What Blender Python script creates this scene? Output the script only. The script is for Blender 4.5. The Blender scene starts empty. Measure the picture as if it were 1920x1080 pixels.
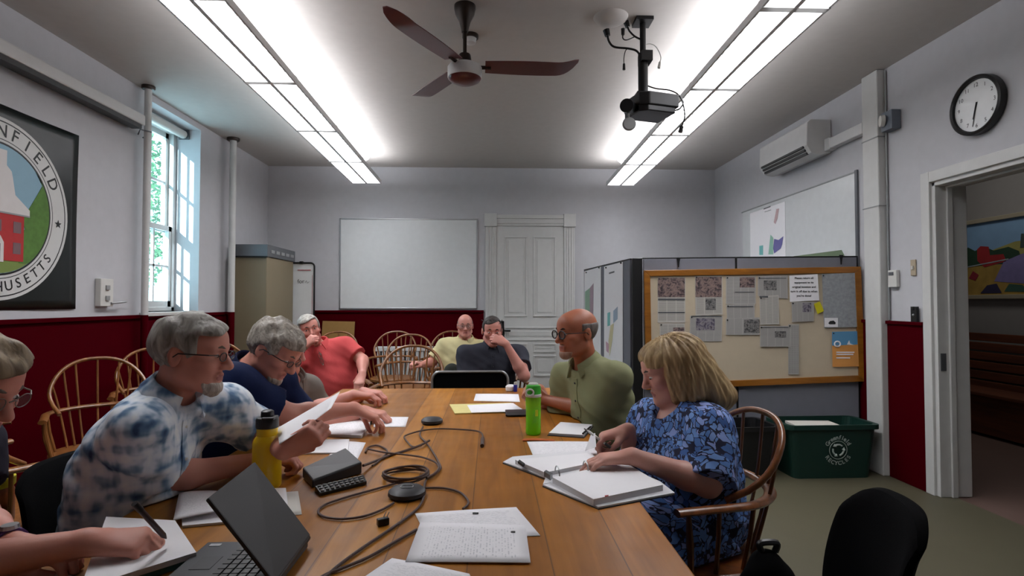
import bpy, math, random
import numpy as np
from mathutils import Vector, Matrix
random.seed(7)
SC = bpy.context.scene
COL = SC.collection
# ------------------------------------------------------------------ camera geometry (a 1920x1080 frame)
FOC, CAMH = 1040.0, 1.33
_ps, _th = math.atan(39 / FOC), math.atan(27 / FOC)
FW = np.array([math.sin(_ps) * math.cos(_th), math.cos(_ps) * math.cos(_th), math.sin(_th)])
RT = np.array([math.cos(_ps), -math.sin(_ps), 0.0])
UP = np.cross(RT, FW)
CAMP = np.array([0, 0, CAMH])
def ray(u, v): return FW + RT * (u - 960) / FOC + UP * (540 - v) / FOC
def onx(u, v, x): d = ray(u, v); return CAMP + d * (x / d[0])
def ony(u, v, y): d = ray(u, v); return CAMP + d * (y / d[1])
def onz(u, v, z): d = ray(u, v); return CAMP + d * ((z - CAMH) / d[2])
def V3(*a): return np.array(a, float)
def nrm(a): a = np.array(a, float); return a / np.linalg.norm(a)
# ------------------------------------------------------------------ materials
def lin(c):
    return tuple(((x / 255.0) / 12.92 if x / 255.0 <= .04045 else ((x / 255.0 + .055) / 1.055) ** 2.4) for x in c)
MATS = {}
def newmat(name):
    m = bpy.data.materials.new(name); m.use_nodes = True
    nt = m.node_tree; b = nt.nodes['Principled BSDF']
    return m, nt, b
def mat(name, col, rough=.6, metal=0.0, var=.06, scale=14.0, bump=0.0, bscale=120.0, spec=.5, coat=0.0, stretch=(1, 1, 1)):
    """plain painted / cloth / metal surface with a little procedural variation; col in sRGB 0..255"""
    if name in MATS: return MATS[name]
    m, nt, b = newmat(name); N, L = nt.nodes, nt.links
    c = lin(col)
    tc = N.new('ShaderNodeTexCoord'); mp = N.new('ShaderNodeMapping'); mp.inputs['Scale'].default_value = stretch
    L.new(tc.outputs['Object'], mp.inputs['Vector'])
    nz = N.new('ShaderNodeTexNoise'); nz.inputs['Scale'].default_value = scale; nz.inputs['Detail'].default_value = 4
    L.new(mp.outputs[0], nz.inputs['Vector'])
    mx = N.new('ShaderNodeMix'); mx.data_type = 'RGBA'
    mx.inputs[6].default_value = (*[x * (1 - var) for x in c], 1); mx.inputs[7].default_value = (*[min(1, x * (1 + var)) for x in c], 1)
    L.new(nz.outputs['Fac'], mx.inputs[0]); L.new(mx.outputs[2], b.inputs['Base Color'])
    b.inputs['Roughness'].default_value = rough; b.inputs['Metallic'].default_value = metal
    b.inputs['Specular IOR Level'].default_value = spec
    if coat: b.inputs['Coat Weight'].default_value = coat; b.inputs['Coat Roughness'].default_value = .15
    if bump:
        n2 = N.new('ShaderNodeTexNoise'); n2.inputs['Scale'].default_value = bscale; n2.inputs['Detail'].default_value = 5
        L.new(mp.outputs[0], n2.inputs['Vector'])
        bp = N.new('ShaderNodeBump'); bp.inputs['Strength'].default_value = bump; bp.inputs['Distance'].default_value = .004
        L.new(n2.outputs['Fac'], bp.inputs['Height']); L.new(bp.outputs[0], b.inputs['Normal'])
    MATS[name] = m; return m
def emit(name, col, s):
    if name in MATS: return MATS[name]
    m, nt, b = newmat(name)
    b.inputs['Base Color'].default_value = (.8, .8, .8, 1)
    b.inputs['Emission Color'].default_value = (*lin(col), 1); b.inputs['Emission Strength'].default_value = s
    MATS[name] = m; return m
def ramp(nt, stops, interp='LINEAR'):
    r = nt.nodes.new('ShaderNodeValToRGB'); e = r.color_ramp.elements; r.color_ramp.interpolation = interp
    while len(e) < len(stops): e.new(.5)
    for k, (p, c) in enumerate(stops):
        e[k].position = p; e[k].color = (*lin(c), 1)
    return r
def wood(name, dark, light, axis=1, rough=.35, scale=6.0, coat=.3, bump=.05):
    if name in MATS: return MATS[name]
    m, nt, b = newmat(name); N, L = nt.nodes, nt.links
    tc = N.new('ShaderNodeTexCoord'); mp = N.new('ShaderNodeMapping')
    s = [scale * 4] * 3; s[axis] = scale * .35; mp.inputs['Scale'].default_value = s
    L.new(tc.outputs['Object'], mp.inputs['Vector'])
    nz = N.new('ShaderNodeTexNoise'); nz.inputs['Scale'].default_value = 1.0; nz.inputs['Detail'].default_value = 6; nz.inputs['Roughness'].default_value = .62
    nz.inputs['Distortion'].default_value = .6
    L.new(mp.outputs[0], nz.inputs['Vector'])
    r = ramp(nt, [(.28, dark), (.72, light)]); L.new(nz.outputs['Fac'], r.inputs[0]); L.new(r.outputs[0], b.inputs['Base Color'])
    b.inputs['Roughness'].default_value = rough; b.inputs['Coat Weight'].default_value = coat; b.inputs['Coat Roughness'].default_value = .2
    bp = N.new('ShaderNodeBump'); bp.inputs['Strength'].default_value = bump; bp.inputs['Distance'].default_value = .003
    L.new(nz.outputs['Fac'], bp.inputs['Height']); L.new(bp.outputs[0], b.inputs['Normal'])
    MATS[name] = m; return m
# ------------------------------------------------------------------ object helpers
def tag(o, label=None, cat=None, group=None, kind=None):
    if label: o['label'] = label
    if cat: o['category'] = cat
    if group: o['group'] = group
    if kind: o['kind'] = kind
    return o
def thing(name, label, cat, loc=(0, 0, 0), rotz=0.0, group=None):
    o = bpy.data.objects.new(name, None); COL.objects.link(o); o.empty_display_size = .1
    o.location = tuple(float(x) for x in loc); o.rotation_euler = (0, 0, rotz)
    return tag(o, label, cat, group)
class MB:
    def __init__(s): s.v = []; s.f = []; s.m = []
    def add(s, vs, fs, mi=0):
        b = len(s.v); s.v.extend([tuple(map(float, p)) for p in vs])
        for f in fs: s.f.append(tuple(b + i for i in f)); s.m.append(mi)
        return s
    def box(s, c, d, R=None, mi=0):
        c = V3(*c); hx, hy, hz = [x / 2 for x in d]
        P = [V3(x, y, z) for z in (-hz, hz) for y in (-hy, hy) for x in (-hx, hx)]
        if R is not None: P = [R @ p for p in P]
        return s.add([c + p for p in P], [(0, 2, 3, 1), (4, 5, 7, 6), (0, 1, 5, 4), (2, 6, 7, 3), (0, 4, 6, 2), (1, 3, 7, 5)], mi)
    def bb(s, lo, hi, mi=0):
        return s.box([(a + b) / 2 for a, b in zip(lo, hi)], [b - a for a, b in zip(lo, hi)], None, mi)
    def slab(s, quad, t, n=None, mi=0):
        """prism of thickness t over a polygon of 3-D points (extruded along its normal / n)"""
        q = [V3(*p) for p in quad]
        if n is None: n = nrm(np.cross(q[1] - q[0], q[2] - q[0]))
        n = V3(*n); k = len(q)
        if np.dot(np.cross(q[1] - q[0], q[2] - q[1]), n) < 0: q = q[::-1]
        P = q + [p + n * t for p in q]
        F = [tuple(range(k))[::-1], tuple(range(k, 2 * k))] + [(i, (i + 1) % k, k + (i + 1) % k, k + i) for i in range(k)]
        return s.add(P, F, mi)
    def tube(s, pts, r, n=10, closed=False, mi=0, flat=1.0, cap=True):
        P = [V3(*p) for p in pts]; k = len(P)
        R = [r] * k if np.isscalar(r) else list(r)
        T = []
        for i in range(k):
            a = P[(i - 1) % k] if (closed or i > 0) else P[i]; b = P[(i + 1) % k] if (closed or i < k - 1) else P[i]
            T.append(nrm(b - a))
        ref = V3(0, 0, 1) if abs(T[0][2]) < .9 else V3(1, 0, 0)
        A = nrm(np.cross(T[0], ref)); rings = []
        for i in range(k):
            A = nrm(A - T[i] * np.dot(A, T[i])); B = np.cross(T[i], A)
            rings.append([P[i] + R[i] * (A * math.cos(t) + B * flat * math.sin(t)) for t in [2 * math.pi * j / n for j in range(n)]])
        vs = [p for q in rings for p in q]; fs = []
        for i in range(k if closed else k - 1):
            a, b = i * n, ((i + 1) % k) * n
            for j in range(n): fs.append((a + j, a + (j + 1) % n, b + (j + 1) % n, b + j))
        if not closed and cap: fs += [tuple(range(n))[::-1], tuple((k - 1) * n + j for j in range(n))]
        return s.add(vs, fs, mi)
    def cyl(s, a, b, r0, r1=None, n=20, mi=0):
        return s.tube([a, b], [r0, r0 if r1 is None else r1], n, mi=mi)
    def lathe(s, prof, c=(0, 0, 0), n=28, mi=0, R=None, cap=True):
        c = V3(*c); vs = []
        for r, z in prof:
            for j in range(n):
                t = 2 * math.pi * j / n; p = V3(r * math.cos(t), r * math.sin(t), z)
                vs.append(c + (R @ p if R is not None else p))
        fs = []; k = len(prof)
        for i in range(k - 1):
            for j in range(n): fs.append((i * n + j, i * n + (j + 1) % n, (i + 1) * n + (j + 1) % n, (i + 1) * n + j))
        if cap: fs += [tuple(range(n))[::-1], tuple((k - 1) * n + j for j in range(n))]
        return s.add(vs, fs, mi)
    def ball(s, c, r, n=14, mi=0, sc=(1, 1, 1), F=None):
        pr = [(max(1e-4, math.sin(math.pi * i / n)) * r, -math.cos(math.pi * i / n) * r) for i in range(n + 1)]
        return s.lathe(pr, c, 2 * n, mi, np.diag(sc) if F is None else F @ np.diag(sc))
    def build(s, name, m, parent=None, smooth=False, bevel=0.0, world=True, seg=2):
        off = V3(*parent_loc(parent)) if (parent is not None and world) else V3(0, 0, 0)
        me = bpy.data.meshes.new(name)
        me.from_pydata([tuple(V3(*p) - off) for p in s.v], [], s.f)
        for mm in (m if isinstance(m, (list, tuple)) else [m]): me.materials.append(mm)
        me.polygons.foreach_set('material_index', s.m)
        if smooth:
            me.polygons.foreach_set('use_smooth', [True] * len(s.f))
            try: me.set_sharp_from_angle(angle=math.radians(40))
            except Exception: pass
        o = bpy.data.objects.new(name, me); COL.objects.link(o)
        if parent is not None: o.parent = parent
        if bevel:
            b = o.modifiers.new('bevel', 'BEVEL'); b.width = bevel; b.segments = seg; b.limit_method = 'ANGLE'
        return o
def parent_loc(p):
    t = V3(0, 0, 0)
    while p is not None: t = t + V3(*p.location); p = p.parent
    return t
def single(mb, name, m, label, cat, group=None, origin=None, **kw):
    """a top-level thing that is one mesh; its origin moves to its base"""
    P = np.array(mb.v); o0 = V3(*origin) if origin is not None else V3((P[:, 0].min() + P[:, 0].max()) / 2, (P[:, 1].min() + P[:, 1].max()) / 2, P[:, 2].min())
    mb.v = [tuple(p) for p in P - o0]
    o = mb.build(name, m, **kw); o.location = tuple(o0)
    return tag(o, label, cat, group)
def struct(mb, name, m, parent=None, **kw):
    o = mb.build(name, m, parent, **kw)
    if parent is None: o['kind'] = 'structure'
    return o
def dup(root, loc, rotz, label=None, group=None):
    r = root.copy(); COL.objects.link(r); r.location = tuple(loc); r.rotation_euler = (0, 0, rotz)
    if label: r['label'] = label
    if group: r['group'] = group
    for ch in list(root.children):
        c = ch.copy(); COL.objects.link(c); c.parent = r
        for g in ch.children:
            d = g.copy(); COL.objects.link(d); d.parent = c
    return r
def spline(pts, n=8, closed=False):
    """Catmull-Rom through points"""
    P = [V3(*p) for p in pts]; k = len(P); out = []
    for i in range(k if closed else k - 1):
        if closed: a, b, c, d = P[i - 1], P[i], P[(i + 1) % k], P[(i + 2) % k]
        else: a, b, c, d = P[max(i - 1, 0)], P[i], P[i + 1], P[min(i + 2, k - 1)]
        for j in range(n):
            t = j / n
            out.append(.5 * ((2 * b) + (c - a) * t + (2 * a - 5 * b + 4 * c - d) * t * t + (3 * b - a - 3 * c + d) * t ** 3))
    if not closed: out.append(P[-1])
    return out
def glyphs(txt, size, bold=0.0):
    """outline mesh (verts, faces) of a text string, centred, in the xy plane"""
    cu = bpy.data.curves.new('lettering_outline', 'FONT'); cu.body = txt; cu.size = size; cu.align_x = 'CENTER'; cu.align_y = 'CENTER'
    cu.resolution_u = 3; cu.offset = bold
    o = bpy.data.objects.new('lettering_outline', cu); COL.objects.link(o)
    me = bpy.data.meshes.new_from_object(o.evaluated_get(bpy.context.evaluated_depsgraph_get()))
    vs = [V3(*v.co) for v in me.vertices]; fs = [tuple(p.vertices) for p in me.polygons]
    bpy.data.objects.remove(o); bpy.data.curves.remove(cu); bpy.data.meshes.remove(me)
    return vs, fs
def put_text(mb, txt, size, fr, mi=0, rot=0.0, off=(0, 0), bold=0.0):
    """fr = (origin, right, up): writes txt into mb on that plane"""
    vs, fs = glyphs(txt, size, bold); o, r, u = [V3(*x) for x in fr]
    c, s_ = math.cos(rot), math.sin(rot)
    mb.add([o + r * (off[0] + c * p[0] - s_ * p[1]) + u * (off[1] + s_ * p[0] + c * p[1]) for p in vs], fs, mi)
def text_mat(name, paper=(228, 228, 230), ink=(95, 95, 100), lines=26, rough=.6, cols=1, dens=.55, margin=.1, swap=False):
    """a printed page: rows of grey words inside margins (UV driven)"""
    if name in MATS: return MATS[name]
    m, nt, b = newmat(name); N, L = nt.nodes, nt.links
    uv = N.new('ShaderNodeUVMap'); sp = N.new('ShaderNodeSeparateXYZ'); L.new(uv.outputs[0], sp.inputs[0])
    U, Vv = (sp.outputs[1], sp.outputs[0]) if swap else (sp.outputs[0], sp.outputs[1])
    def mth(op, a, b_=None, c_=None):
        q = N.new('ShaderNodeMath'); q.operation = op
        for i, x in enumerate((a, b_, c_)):
            if x is None: continue
            if isinstance(x, (int, float)): q.inputs[i].default_value = x
            else: L.new(x, q.inputs[i])
        return q.outputs[0]
    row = mth('MULTIPLY', Vv, lines); fr = mth('FRACT', row); fl = mth('FLOOR', row)
    on = mth('MULTIPLY', mth('GREATER_THAN', fr, .3), mth('LESS_THAN', fr, .72))
    cmb = N.new('ShaderNodeCombineXYZ'); L.new(mth('MULTIPLY', U, 60 * cols), cmb.inputs[0]); L.new(mth('MULTIPLY', fl, 7.31), cmb.inputs[1])
    nz = N.new('ShaderNodeTexNoise'); nz.inputs['Scale'].default_value = .55; nz.inputs['Detail'].default_value = 1; L.new(cmb.outputs[0], nz.inputs['Vector'])
    on = mth('MULTIPLY', on, mth('LESS_THAN', nz.outputs['Fac'], dens))
    uc = mth('FRACT', mth('MULTIPLY', U, cols))
    for e in (U, Vv): on = mth('MULTIPLY', on, mth('MULTIPLY', mth('GREATER_THAN', e, margin), mth('LESS_THAN', e, 1 - margin)))
    on = mth('MULTIPLY', on, mth('MULTIPLY', mth('GREATER_THAN', uc, .05), mth('LESS_THAN', uc, .95)))
    mx = N.new('ShaderNodeMix'); mx.data_type = 'RGBA'; L.new(on, mx.inputs[0])
    mx.inputs[6].default_value = (*lin(paper), 1); mx.inputs[7].default_value = (*lin(ink), 1)
    L.new(mx.outputs[2], b.inputs['Base Color']); b.inputs['Roughness'].default_value = rough
    MATS[name] = m; return m
def sheet(name, quad, m, label=None, cat=None, parent=None, t=.0012, group=None, curl=0.0, n=8, edge=None, lift=None):
    """paper: quad corners in order (0,0),(1,0),(1,1),(0,1) -> a thin UV-mapped grid with thickness; curl raises its middle"""
    q = [V3(*p) for p in quad]; nn = nrm(np.cross(q[1] - q[0], q[3] - q[0]))
    if lift is not None: nn = V3(*lift)
    vs, uvs, fs = [], [], []
    for s_ in (1, 0):
        for j in range(n + 1):
            for i in range(n + 1):
                u, v = i / n, j / n
                p = q[0] * (1 - u) * (1 - v) + q[1] * u * (1 - v) + q[2] * u * v + q[3] * (1 - u) * v
                p = p + nn * (t * s_ + curl * (math.sin(math.pi * u) * .5 + .5 * math.sin(2.3 * u + 1.7 * v)) * math.sin(math.pi * v * .5 + .3))
                vs.append(p); uvs.append((u, v))
    k = (n + 1) ** 2; I = lambda i, j, s_=0: s_ * k + j * (n + 1) + i
    for j in range(n):
        for i in range(n):
            fs.append((I(i, j), I(i + 1, j), I(i + 1, j + 1), I(i, j + 1)))
            fs.append((I(i, j, 1), I(i, j + 1, 1), I(i + 1, j + 1, 1), I(i + 1, j, 1)))
    for i in range(n):
        fs += [(I(i, 0), I(i, 0, 1), I(i + 1, 0, 1), I(i + 1, 0)), (I(i, n), I(i + 1, n), I(i + 1, n, 1), I(i, n, 1)),
               (I(0, i), I(0, i + 1), I(0, i + 1, 1), I(0, i, 1)), (I(n, i), I(n, i, 1), I(n, i + 1, 1), I(n, i + 1))]
    base = sum(q) / 4 if parent is None else V3(*parent_loc(parent))
    me = bpy.data.meshes.new(name); me.from_pydata([tuple(p - base) for p in vs], [], fs); me.materials.append(m)
    if edge is not None: me.materials.append(edge)
    ul = me.uv_layers.new(name='UVMap')
    for p in me.polygons:
        p.use_smooth = p.index < 2 * n * n and curl != 0
        if edge is not None and p.index >= 2 * n * n: p.material_index = 1
        for li in p.loop_indices: ul.data[li].uv = uvs[me.loops[li].vertex_index]
    o = bpy.data.objects.new(name, me); COL.objects.link(o)
    if parent is not None: o.parent = parent
    else: o.location = tuple(base)
    return tag(o, label, cat, group)
# ------------------------------------------------------------------ signed-distance bodies (one continuous surface each)
class Vol:
    def __init__(s, lo, hi, h):
        s.lo = V3(*lo); s.h = h; s.n = np.ceil((V3(*hi) - s.lo) / h).astype(int) + 1
        s.f = np.full(tuple(s.n), .25, np.float32)
    def _win(s, lo, hi, pad):
        a = np.clip(np.floor((V3(*lo) - pad - s.lo) / s.h).astype(int), 0, s.n); b = np.clip(np.ceil((V3(*hi) + pad - s.lo) / s.h).astype(int) + 1, 0, s.n)
        return a, b
    def pts(s, a, b):
        ax = [(s.lo[i] + s.h * np.arange(a[i], b[i])).astype(np.float32) for i in range(3)]
        return ax[0][:, None, None], ax[1][None, :, None], ax[2][None, None, :]
    def apply(s, fn, lo, hi, k=.02, op='u'):
        a, b = s._win(lo, hi, k + 3 * s.h + .012)
        if np.any(b - a < 1): return s
        sl = tuple(slice(a[i], b[i]) for i in range(3)); d = fn(*s.pts(a, b)).astype(np.float32); g = s.f[sl]
        if op == 'u':
            hh = np.maximum(k - np.abs(g - d), 0) / k; s.f[sl] = np.minimum(g, d) - hh * hh * k * .25
        elif op == 's':
            d = -d; hh = np.maximum(k - np.abs(g - d), 0) / k; s.f[sl] = np.maximum(g, d) + hh * hh * k * .25
        return s
    def cap(s, a, b, ra, rb=None, k=.02, op='u'):
        a, b = V3(*a), V3(*b); rb = ra if rb is None else rb; R = max(ra, rb); ab = b - a; L2 = max(float(ab @ ab), 1e-9)
        def fn(x, y, z):
            px, py, pz = x - a[0], y - a[1], z - a[2]
            t = np.clip((px * ab[0] + py * ab[1] + pz * ab[2]) / L2, 0, 1)
            return np.sqrt((px - t * ab[0]) ** 2 + (py - t * ab[1]) ** 2 + (pz - t * ab[2]) ** 2) - (ra + (rb - ra) * t)
        return s.apply(fn, np.minimum(a, b) - R, np.maximum(a, b) + R, k, op)
    def ell(s, c, rad, R=None, k=.02, op='u'):
        c = V3(*c); rad = V3(*rad); R = np.eye(3) if R is None else R   # columns of R = the ellipsoid's axes
        def fn(x, y, z):
            px, py, pz = x - c[0], y - c[1], z - c[2]; k0 = 0; k1 = 0
            for i in range(3):
                q = (px * R[0, i] + py * R[1, i] + pz * R[2, i]) / rad[i]; k0 = k0 + q * q; k1 = k1 + (q / rad[i]) ** 2
            k0 = np.sqrt(k0); k1 = np.sqrt(k1) + 1e-6
            return k0 * (k0 - 1) / k1
        m = rad.max(); return s.apply(fn, c - m, c + m, k, op)
    def local(s, R, c):
        """grid coordinates in a frame (columns of R) centred on c"""
        x, y, z = s.pts(V3(0, 0, 0).astype(int), s.n); c = V3(*c); px, py, pz = x - c[0], y - c[1], z - c[2]
        return [px * R[0, i] + py * R[1, i] + pz * R[2, i] for i in range(3)]
    def cut(s, p, n, k=.008):
        """remove the side n points to"""
        p, n = V3(*p), nrm(n); x, y, z = s.pts(V3(0, 0, 0).astype(int), s.n)
        d = ((x - p[0]) * n[0] + (y - p[1]) * n[1] + (z - p[2]) * n[2]).astype(np.float32)
        hh = np.maximum(k - np.abs(s.f - d), 0) / k; s.f = np.maximum(s.f, d) + hh * hh * k * .25; return s
    def wob(s, amp, fr, seed=0):
        x, y, z = s.pts(V3(0, 0, 0).astype(int), s.n)
        w = np.sin(fr * (x + .6 * z) + seed) * np.sin(fr * 1.13 * (y - .4 * z) + 1.7 * seed) + .6 * np.sin(fr * 2.1 * (z + .5 * x - .3 * y) + 2.3 * seed)
        s.f = s.f + (amp * w).astype(np.float32); return s
    def fold(s, amp, R, c):
        """drawn cloth folds running diagonally across the body"""
        x, y, z = s.local(R, c); a = 2.2 * np.sin(5 * z + 2) + 1.4 * np.sin(9 * x + 4 * z)
        w = np.maximum(0, np.sin(38 * (z + .55 * np.abs(x)) + a)) ** 3 * (.5 + .5 * np.sin(11 * x - 7 * y + 5 * z)) + .8 * np.maximum(0, np.sin(52 * (x * .8 - .6 * z + .3 * y) + a)) ** 3 * (.5 + .5 * np.sin(8 * z + 9 * y + 1))
        s.f = s.f - (amp * w).astype(np.float32); return s
    def clear_table(s):
        """skin and cloth rest on the table top instead of passing through it"""
        x, y, z = s.pts(V3(0, 0, 0).astype(int), s.n)
        d = np.maximum(np.maximum(np.abs(x - (TX0 + TX1) / 2) - (TX1 - TX0) / 2 - .004, np.abs(y - (TY0 + TY1) / 2) - (TY1 - TY0) / 2 - .004), np.abs(z - .676) - .0765)
        s.f = np.maximum(s.f, -d).astype(np.float32); return s
    def clear_seat(s, c, r=.285):
        if c is None: return s
        x, y, z = s.pts(V3(0, 0, 0).astype(int), s.n)
        d = np.maximum(np.sqrt((x - c[0]) ** 2 + (y - c[1]) ** 2) - r, np.abs(z - c[2] + .034) - .040)
        s.f = np.maximum(s.f, -d).astype(np.float32); return s
    def mesh(s):
        f = s.f; f[0], f[-1] = .1, .1; f[:, 0], f[:, -1] = .1, .1; f[:, :, 0], f[:, :, -1] = .1, .1
        ins = f < 0; nx, ny, nz = f.shape; cnt = np.zeros((nx - 1, ny - 1, nz - 1), np.int8)
        O = [(i, j, k) for i in (0, 1) for j in (0, 1) for k in (0, 1)]
        for i, j, k in O: cnt += ins[i:nx - 1 + i, j:ny - 1 + j, k:nz - 1 + k]
        act = (cnt > 0) & (cnt < 8); ci = np.argwhere(act); idx = np.full(act.shape, -1, np.int32); idx[act] = np.arange(len(ci))
        pos = np.zeros((len(ci), 3)); num = np.zeros(len(ci))
        val = {o: f[ci[:, 0] + o[0], ci[:, 1] + o[1], ci[:, 2] + o[2]] for o in O}
        for o in O:
            for ax in range(3):
                if o[ax]: continue
                q = list(o); q[ax] = 1; q = tuple(q); va, vb = val[o], val[q]; m = (va < 0) != (vb < 0)
                t = np.where(m, va / np.where(m, va - vb, 1), 0); p = np.tile(np.array(o, float), (len(ci), 1)); p[:, ax] += t
                pos[m] += p[m]; num[m] += 1
        vs = s.lo + s.h * (ci + pos / num[:, None]); F = []
        for ax in range(3):
            b, c = (ax + 1) % 3, (ax + 2) % 3
            A = np.take(ins, range(0, f.shape[ax] - 1), ax); B = np.take(ins, range(1, f.shape[ax]), ax)
            e = np.argwhere(A != B); e = e[(e[:, b] > 0) & (e[:, c] > 0) & (e[:, b] < f.shape[b] - 1) & (e[:, c] < f.shape[c] - 1)]
            sgn = A[e[:, 0], e[:, 1], e[:, 2]]
            def I(db, dc):
                q = e.copy(); q[:, b] -= db; q[:, c] -= dc; return idx[q[:, 0], q[:, 1], q[:, 2]]
            Q = np.stack([I(1, 1), I(0, 1), I(0, 0), I(1, 0)], 1); Q[~sgn] = Q[~sgn][:, ::-1]; F.append(Q)
        return vs, np.concatenate(F)
def sdf_obj(name, vol, m, parent=None, base=(0, 0, 0), matfn=None, relax=1):
    vs, F = vol.mesh()
    for _ in range(relax):                      # light smoothing of the grid steps
        acc = np.zeros_like(vs); n = np.zeros(len(vs))
        for a in range(4):
            for d in (1, 3): np.add.at(acc, F[:, a], vs[F[:, (a + d) % 4]]); np.add.at(n, F[:, a], 1)
        vs = .5 * vs + .5 * acc / np.maximum(n, 1)[:, None]
    me = bpy.data.meshes.new(name); base = V3(*base)
    me.vertices.add(len(vs)); me.vertices.foreach_set('co', (vs - base).astype(np.float32).ravel())
    me.loops.add(F.size); me.polygons.add(len(F)); me.loops.foreach_set('vertex_index', F.astype(np.int32).ravel())
    me.polygons.foreach_set('loop_start', np.arange(0, F.size, 4, dtype=np.int32))
    for mm in (m if isinstance(m, (list, tuple)) else [m]): me.materials.append(mm)
    if matfn is not None: me.polygons.foreach_set('material_index', matfn(vs[F].mean(1)).astype(np.int32))
    me.polygons.foreach_set('use_smooth', np.ones(len(F), bool)); me.update(calc_edges=True); me.validate()
    o = bpy.data.objects.new(name, me); COL.objects.link(o)
    if parent is not None: o.parent = parent
    else: o.location = tuple(base)
    return o
def frame(f, u):
    f = nrm(f); u = V3(*u); u = nrm(u - f * (u @ f)); r = np.cross(f, u); return np.stack([r, f, u], 1)   # columns: right, forward, up
def head(v, c, R, s=1.0, wide=1.0, nose=1.0, jaw=1.0, k=.02, ears=True):
    W = lambda x, y, z: V3(*c) + R @ (V3(x * wide, y, z) * s)
    E = lambda p, r, kk=k: v.ell(W(*p), V3(r[0] * wide, r[1], r[2]) * s, R, kk)
    E((0, -.015, .034), (.077, .098, .086)); E((0, .03, -.03), (.062 * jaw, .064, .078), .03)
    E((0, .05, .045), (.06, .05, .05), .03)
    for q in (-1, 1):
        v.cap(W(q * .054 * jaw, -.002, -.06), W(q * .018, .072, -.098), .022 * s, .02 * s, .03)
        v.cap(W(q * .012, .094, .024), W(q * .042, .078, .022), .010 * s, .009 * s, .014)
        v.ell(W(q * .044, .062, -.02), V3(.025, .026, .02) * s, R, .02)
        v.ell(W(q * .032, .101, .003), V3(.017, .014, .011) * s, R, .010, 's')
        v.ell(W(q * .032, .080, .003), V3(.0135, .0125, .012) * s, R, .003)
    v.cap(W(0, .09, .018), W(0, .115 + .008 * (nose - 1), -.03), .0075 * s, .0125 * s * nose, .012)
    for q in (-1, 1): v.ell(W(q * .0125 * nose, .103, -.034), V3(.0085, .011, .008) * s * nose, R, .006)
    v.cap(W(-.02, .090, -.060), W(.02, .090, -.060), .0062 * s, None, .006); v.cap(W(-.006, .096, -.060), W(.006, .096, -.060), .005 * s, None, .006)
    v.cap(W(-.017, .088, -.073), W(.017, .088, -.073), .0072 * s, None, .007)
    v.cap(W(-.026, .098, -.0665), W(.026, .098, -.0665), .0022 * s, None, .003, 's')
    v.ell(W(0, .076, -.102), V3(.02, .018, .016) * s, R, .02)
    if ears:
        for q in (-1, 1):
            e = nrm(R @ V3(q, -.35, 0)); Re = frame(nrm(R @ V3(-q * .35 * q, 1, -.1)), R[:, 2])
            v.ell(W(q * .080, -.012, -.004), V3(.009, .019, .032) * s, R, .008); v.ell(W(q * .089, -.006, .0), V3(.006, .010, .019) * s, R, .005, 's')
    return W
def hand(v, w, d, n, side, curl=.5, thumb=.5, s=1.0, spread=.0):
    """w wrist, d finger direction, n where the palm faces, side +1 right / -1 left; curl scalar or per finger (index..little)"""
    d = nrm(d); n = V3(*n); n = nrm(n - d * (n @ d)); l = np.cross(d, n) * side
    P = lambda a, b, c=0: V3(*w) + (d * a + l * b + n * c) * s
    kn = [(.088, .030), (.092, .010), (.088, -.010), (.080, -.028)]
    LEN = [(.043, .026, .021), (.047, .030, .022), (.043, .028, .021), (.034, .021, .018)]; RAD = [.0098, .0100, .0095, .0085]
    cu = [curl] * 4 if np.isscalar(curl) else curl
    for i, (a, b) in enumerate(kn):
        v.cap(P(.005, b * .45), P(a, b), .0150 * s, .0125 * s, .016)
    v.ell(P(.045, 0, .002), V3(.030, .045, .012) * s, np.stack([l, d, n], 1), .014)
    for i, (a, b) in enumerate(kn):
        p = P(a, b); ang = 0.0; dd0 = nrm(d + l * spread * (1.5 - i))
        for j, L in enumerate(LEN[i]):
            ang += cu[i] * (1.15, 1.5, .9)[j]
            q = p + (dd0 * math.cos(ang) + n * math.sin(ang)) * L * s
            v.cap(p, q, RAD[i] * s * (1, .92, .84)[j], RAD[i] * s * (.94, .86, .74)[j], .005); p = q
    t0 = P(.018, .026, .008); t1 = P(.05, .048, .012 + .022 * thumb); t2 = P(.078, .046 - .02 * thumb, .018 + .040 * thumb); t3 = P(.098, .038 - .032 * thumb, .020 + .050 * thumb)
    v.cap(t0, t1, .017 * s, .0125 * s, .012); v.cap(t1, t2, .0120 * s, .0108 * s, .006); v.cap(t2, t3, .0106 * s, .0085 * s, .005)
def ik(a, w, l1, l2, pole):
    a, w = V3(*a), V3(*w); d = w - a; L = np.linalg.norm(d); dn = d / L; Lc = min(L, (l1 + l2) * .995)
    sc = L / Lc if L > (l1 + l2) * .995 else 1.0
    x = (l1 * l1 - l2 * l2 + Lc * Lc) / (2 * Lc) * sc; hgt = math.sqrt(max(l1 * l1 - (x / sc) ** 2, 0))
    p = V3(*pole); p = nrm(p - dn * (p @ dn)); return a + dn * x + p * hgt
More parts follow.
